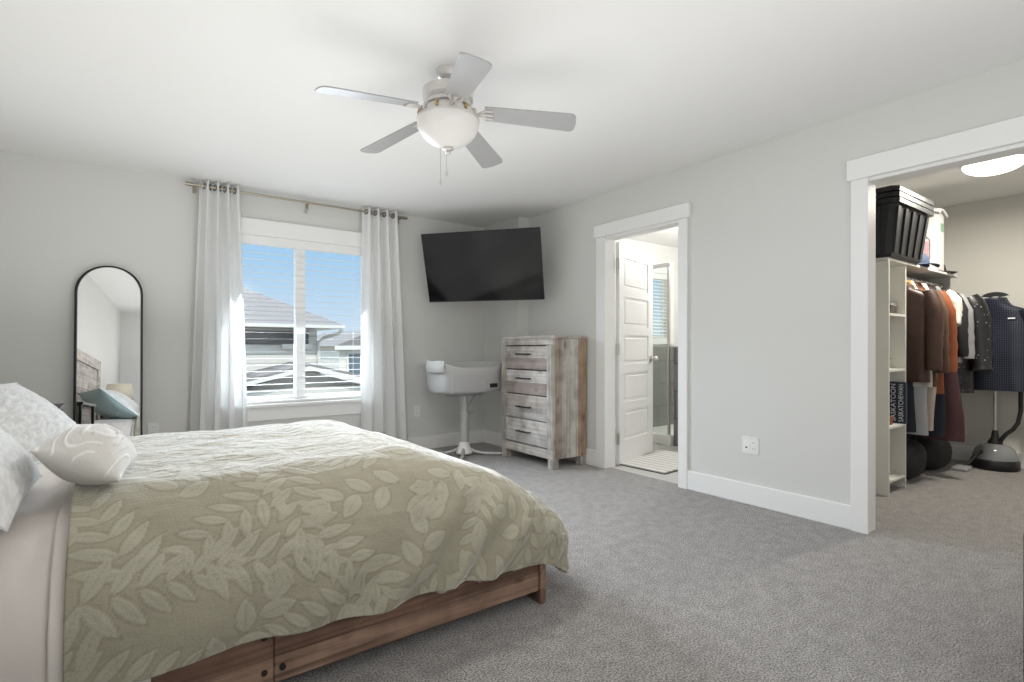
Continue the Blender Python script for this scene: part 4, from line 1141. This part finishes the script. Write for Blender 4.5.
trousers('pale grey trousers hanging below the leather jacket', 5.075, 'palegrey', 1.12, .26, 1.526)
trousers('beige trousers hanging beside the pale grey ones', 5.155, 'beige', 1.09, .26, 1.503)
trousers('dark navy trousers hanging between beige trousers and burgundy dress', 5.29, 'navycloth', 1.15, .30, 1.50)
# bags on the closet floor
def duffel(label, loc, sx, sy, sz, rz):
    t = thing('duffel_bag', label, 'bag', loc, (0, 0, rz))
    rings = []
    for i in range(13):
        q = i/12; x = -sx/2+sx*q; e = max(.05, math.sin(PI*min(1, max(0, .06+.88*q)))**.35)
        rings.append([Vector((x, sy/2*e*math.copysign(abs(math.cos(a))**.7, math.cos(a)), sz/2+sz/2*e*math.copysign(abs(math.sin(a))**.7, math.sin(a))+.006*nz(x*8, a*2, sx))) for a in [2*PI*k/24 for k in range(24)]])
    b = B().loft(rings).build('body', 'blackcloth', t, smooth=True, angle=60)
    zt = min(v.co.z for v in b.data.vertices)
    for v in b.data.vertices: v.co.z -= zt
    for s in (-1, 1):
        B().tube([Vector((-sx*.2, s*sy*.25, sz*.93)), Vector((-sx*.14, s*sy*.3, sz*1.15)), Vector((0, s*sy*.32, sz*1.22)), Vector((sx*.14, s*sy*.3, sz*1.15)), Vector((sx*.2, s*sy*.25, sz*.93))], .010, 8).build('handle', 'blackcloth', t, smooth=True)
duffel('large black duffel bag on the closet floor beside the tower', (5.14, 1.65, 0), .54, .40, .33, .05)
duffel('smaller black bag on the closet floor under the burgundy dress', (5.72, 1.64, 0), .52, .40, .30, -.1)

# garment steamer against the closet's back wall
M['dark_clear'] = mat('smoky_tank', (.26, .27, .28), .18); M['steelgrey'] = mat('steamer_pole', (.55, .55, .54), .3, .8)
def steamer():
    t = thing('garment_steamer', 'upright garment steamer with smoky tank and black hose in the closet', 'steamer', (6.24, 1.245, 0))
    B().lathe([(.155, .0), (.165, .012), (.165, .075), (.155, .09)], seg=36).build('base', 'black', t, smooth=True)
    B().lathe([(.155, .088), (.152, .12), (.135, .17), (.10, .205), (.06, .22), (.05, .222)], seg=36).build('water_tank', 'dark_clear', t, smooth=True)
    B().lathe([(.052, .22), (.05, .24), (.03, .27), (.02, .33), (.018, .34)], seg=20).build('pole_socket', 'black', t, smooth=True)
    B().cyl((0, 0, .33), (0, 0, .95), .014, seg=14).cyl((0, 0, .94), (0, 0, 1.50), .010, seg=14).build('pole', 'steelgrey', t, smooth=True)
    B().cyl((.03, -.155, .40), (.03, -.155, .98), .008, seg=10).build('support_rod', 'steelgrey', t, smooth=True)
    hp = [(-.02, -.03, .225), (-.025, -.05, .27), (-.02, -.08, .32), (-.01, -.12, .36), (.0, -.15, .42), (.01, -.165, .52), (.015, -.165, .7), (.01, -.12, .9)]
    B().tube(hp, .016, 10).build('hose', 'black', t, smooth=True)
    B().tube([(-.12, .06, .16), (-.15, .09, .13), (-.19, .12, .07), (-.22, .15, .03), (-.25, .165, .022)], .013, 10).build('floor_hose', 'black', t, smooth=True)
    B().box((-.40, .10, 0), (-.24, .21, .035), .012, 2).build('nozzle_head', 'greymetal', t)
    # hanger on top of the pole
    B().tube([(0, -.20, 1.37), (0, -.10, 1.43), (0, 0, 1.455), (0, .10, 1.43), (0, .20, 1.37)], .012, 8).build('hanger_arm', 'black', t, smooth=True)
    def fan_top(u, v):
        a = PI*(.12+.76*u); r = .03+.07*v
        return Vector((-.008, r*math.cos(a), 1.51+.55*r*math.sin(a)))
    B().grid(fan_top, 16, 4).build('hanger_crest', 'black', t, solid=.016)
steamer()
dj = garment('dotted_jacket', 'navy jacket with tiny pale dots hung on the garment steamer', 6.205, 'dots', .46, .78, thick=.12, sleeve=.50, sw=.07, z=1.475, y=1.235, cat='jacket', sleeve_out=.0)
B().box((-.074, -.140, -.158), (-.058, -.095, -.146)).build('chest_logo', 'signwhite', dj)

# ------------------------------------------------------------------ wooden bench at the right edge
def bench():
    t = thing('wooden_bench', 'dark wooden bench end with cream cushion at the right edge', 'bench', (2.4, .12, 0))
    M['benchwood'] = mat('dark_bench_wood', (.10, .06, .042), .6, var=.3, vscale=14)
    def W(bb, n, m): return bb.build(n, m, t, world=True)
    W(B().box((2.05, .0, .05), (2.75, .35, .545), .006, 1), 'body', 'benchwood')
    for x in (2.055, 2.685):
        for y in (.005, .285): W(B().box((x, y, 0), (x+.06, y+.06, .06)), 'foot', 'benchwood')
    W(B().box((2.05, .0, .545), (2.75, .35, .59), .015, 3), 'cushion', 'beige')
bench()

# ------------------------------------------------------------------ outside
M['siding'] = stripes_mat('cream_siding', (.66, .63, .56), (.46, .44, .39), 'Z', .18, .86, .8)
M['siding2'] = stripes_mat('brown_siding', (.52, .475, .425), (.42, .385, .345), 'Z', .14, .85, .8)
M['roof'] = stripes_mat('grey_shingle', (.20, .185, .175), (.15, .138, .13), 'Z', .10, .75, .9)
M['barge'] = mat('cream_trim', (.60, .575, .52), .6)
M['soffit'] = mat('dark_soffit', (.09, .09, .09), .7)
M['winglass'] = mat('dark_window', (.10, .13, .15), .4)
M['grass'] = mat('lawn', (.30, .29, .24), .9, var=.3, vscale=3)
struct('ground', B().box((-30, 5.4, -3.1), (60, 90, -3.0)), 'grass')
def house_main():
    t = thing('neighbour_house', 'cream sided house with grey hip roof filling the window view', 'house', (.5, 13.5, -3))
    def W(bb, n, m): return bb.build(n, m, t, world=True)
    W(B().box((-3, 11, -3), (3.18, 17, 1.45)), 'wall', 'siding')
    # hip roof
    e0, e1, ez, rz = (-3.45, 10.5), (3.58, 17.5), 1.52, 3.0
    b = B().loft([[(e0[0], e0[1], ez), (e1[0], e0[1], ez), (e1[0], e1[1], ez), (e0[0], e1[1], ez)], [(-.4, 13.9, rz), (.9, 13.9, rz), (.9, 14.1, rz), (-.4, 14.1, rz)]])
    W(b, 'roof', 'roof')
    W(B().box((e0[0], e0[1]-.03, 1.46), (e1[0], e1[1], 1.52)), 'fascia', 'barge')
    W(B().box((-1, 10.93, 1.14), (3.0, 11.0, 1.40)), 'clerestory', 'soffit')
    W(B().box((2.5, 10.9, 1.05), (3.05, 10.94, 1.15)), 'window_trim', 'barge')
    for x0, x1 in ((-.6, .2), (1.2, 1.9)): W(B().box((x0, 10.95, -1.6), (x1, 11, -.5)), 'window', 'winglass')
    W(B().tube([(3.53, 10.5, 1.45), (3.5, 10.6, 1.36), (3.3, 10.9, 1.28), (3.2, 10.96, 1.2), (3.2, 10.96, -2.9)], .035, 8), 'downspout', 'barge')
house_main()
def porch():
    t = thing('garage', 'low gabled garage with cream trim in front of the neighbouring house', 'garage', (2.65, 10, -3))
    def W(bb, n, m): return bb.build(n, m, t, world=True)
    W(B().box((1.2, 9.9, -3), (4.2, 10.98, .22)), 'wall', 'siding2')
    W(B().prism([(1.2, .22), (4.2, .22), (2.65, .68)], 1, 9.9, 10.98), 'gable', 'siding2')
    for sg, xe in ((-1, .75), (1, 4.6)):
        ze = .75-.42*abs(xe-2.65)/1.9
        W(B().prism([(2.65, .80), (xe, ze), (xe, ze-.05), (2.65, .74)] if sg > 0 else [(2.65, .80), (2.65, .74), (xe, ze-.05), (xe, ze)], 1, 9.6, 10.98), 'roof_slope', 'roof')
        W(B().prism([(2.65, .75), (xe, ze-.04), (xe, ze-.10), (2.65, .68)] if sg > 0 else [(2.65, .75), (2.65, .68), (xe, ze-.10), (xe, ze-.04)], 1, 9.58, 9.64), 'bargeboard', 'barge')
    W(B().box((.9, 9.80, .20), (4.4, 9.9, .36)), 'fascia', 'barge')
    W(B().box((1.6, 9.86, -2.9), (3.7, 9.9, -.6)), 'garage_door', 'barge')
porch()
def far_house(label, x0, x1, y0, y1, ze, zr, wins, m='siding'):
    t = thing('distant_house', label, 'house', ((x0+x1)/2, (y0+y1)/2, -3))
    def W(bb, n, mm): return bb.build(n, mm, t, world=True)
    W(B().box((x0, y0, -3), (x1, y1, ze)), 'wall', m)
    xm = (x0+x1)/2
    W(B().prism([(x0-.3, ze), (x1+.3, ze), (xm, zr)], 1, y0-.3, y1+.3), 'roof', 'roof')
    W(B().box((x0-.3, y0-.36, ze-.15), (x1+.3, y0-.3, ze+.02)), 'fascia', 'barge')
    for a, c, z0, z1 in wins:
        f = W(B().box((a-.1, y0-.06, z0-.1), (c+.1, y0, z1+.1)), 'window', 'barge'); W(B().box((a, y0-.08, z0), (c, y0-.05, z1)), 'pane', 'winglass')
far_house('cream house further off to the right of the hip-roofed one', 7.6, 10.6, 23, 30, 1.15, 1.9, [(8.0, 8.5, -.1, .8), (9.3, 9.9, -.3, .4)])
far_house('small distant house at the right edge of the window view', 13.0, 17.5, 32, 40, .55, 1.6, [(13.6, 14.4, -.9, -.1)])

# repeats share a group phrase
GROUPS = {'curtain': 'curtains at the bedroom window', 'sham_pillow': 'sham pillows at the bed head', 'nightstand': 'nightstands beside the bed',
          'window_blind': 'window blinds', 'wall_outlet': 'wall outlets', 'ceiling_light': 'round ceiling lights', 'storage_tote': 'nested storage totes on the closet shelf',
          'cap': 'caps on the closet shelf', 'jar': 'jars on the tower shelf', 'hanger': 'hangers on the closet rail', 'trousers': 'trousers hanging in the closet',
          'duffel_bag': 'bags on the closet floor', 'distant_house': 'houses beyond the neighbouring one'}
for o in list(S.objects):
    g = GROUPS.get(o.name.split('.')[0])
    if g and o.parent is None: o['group'] = g
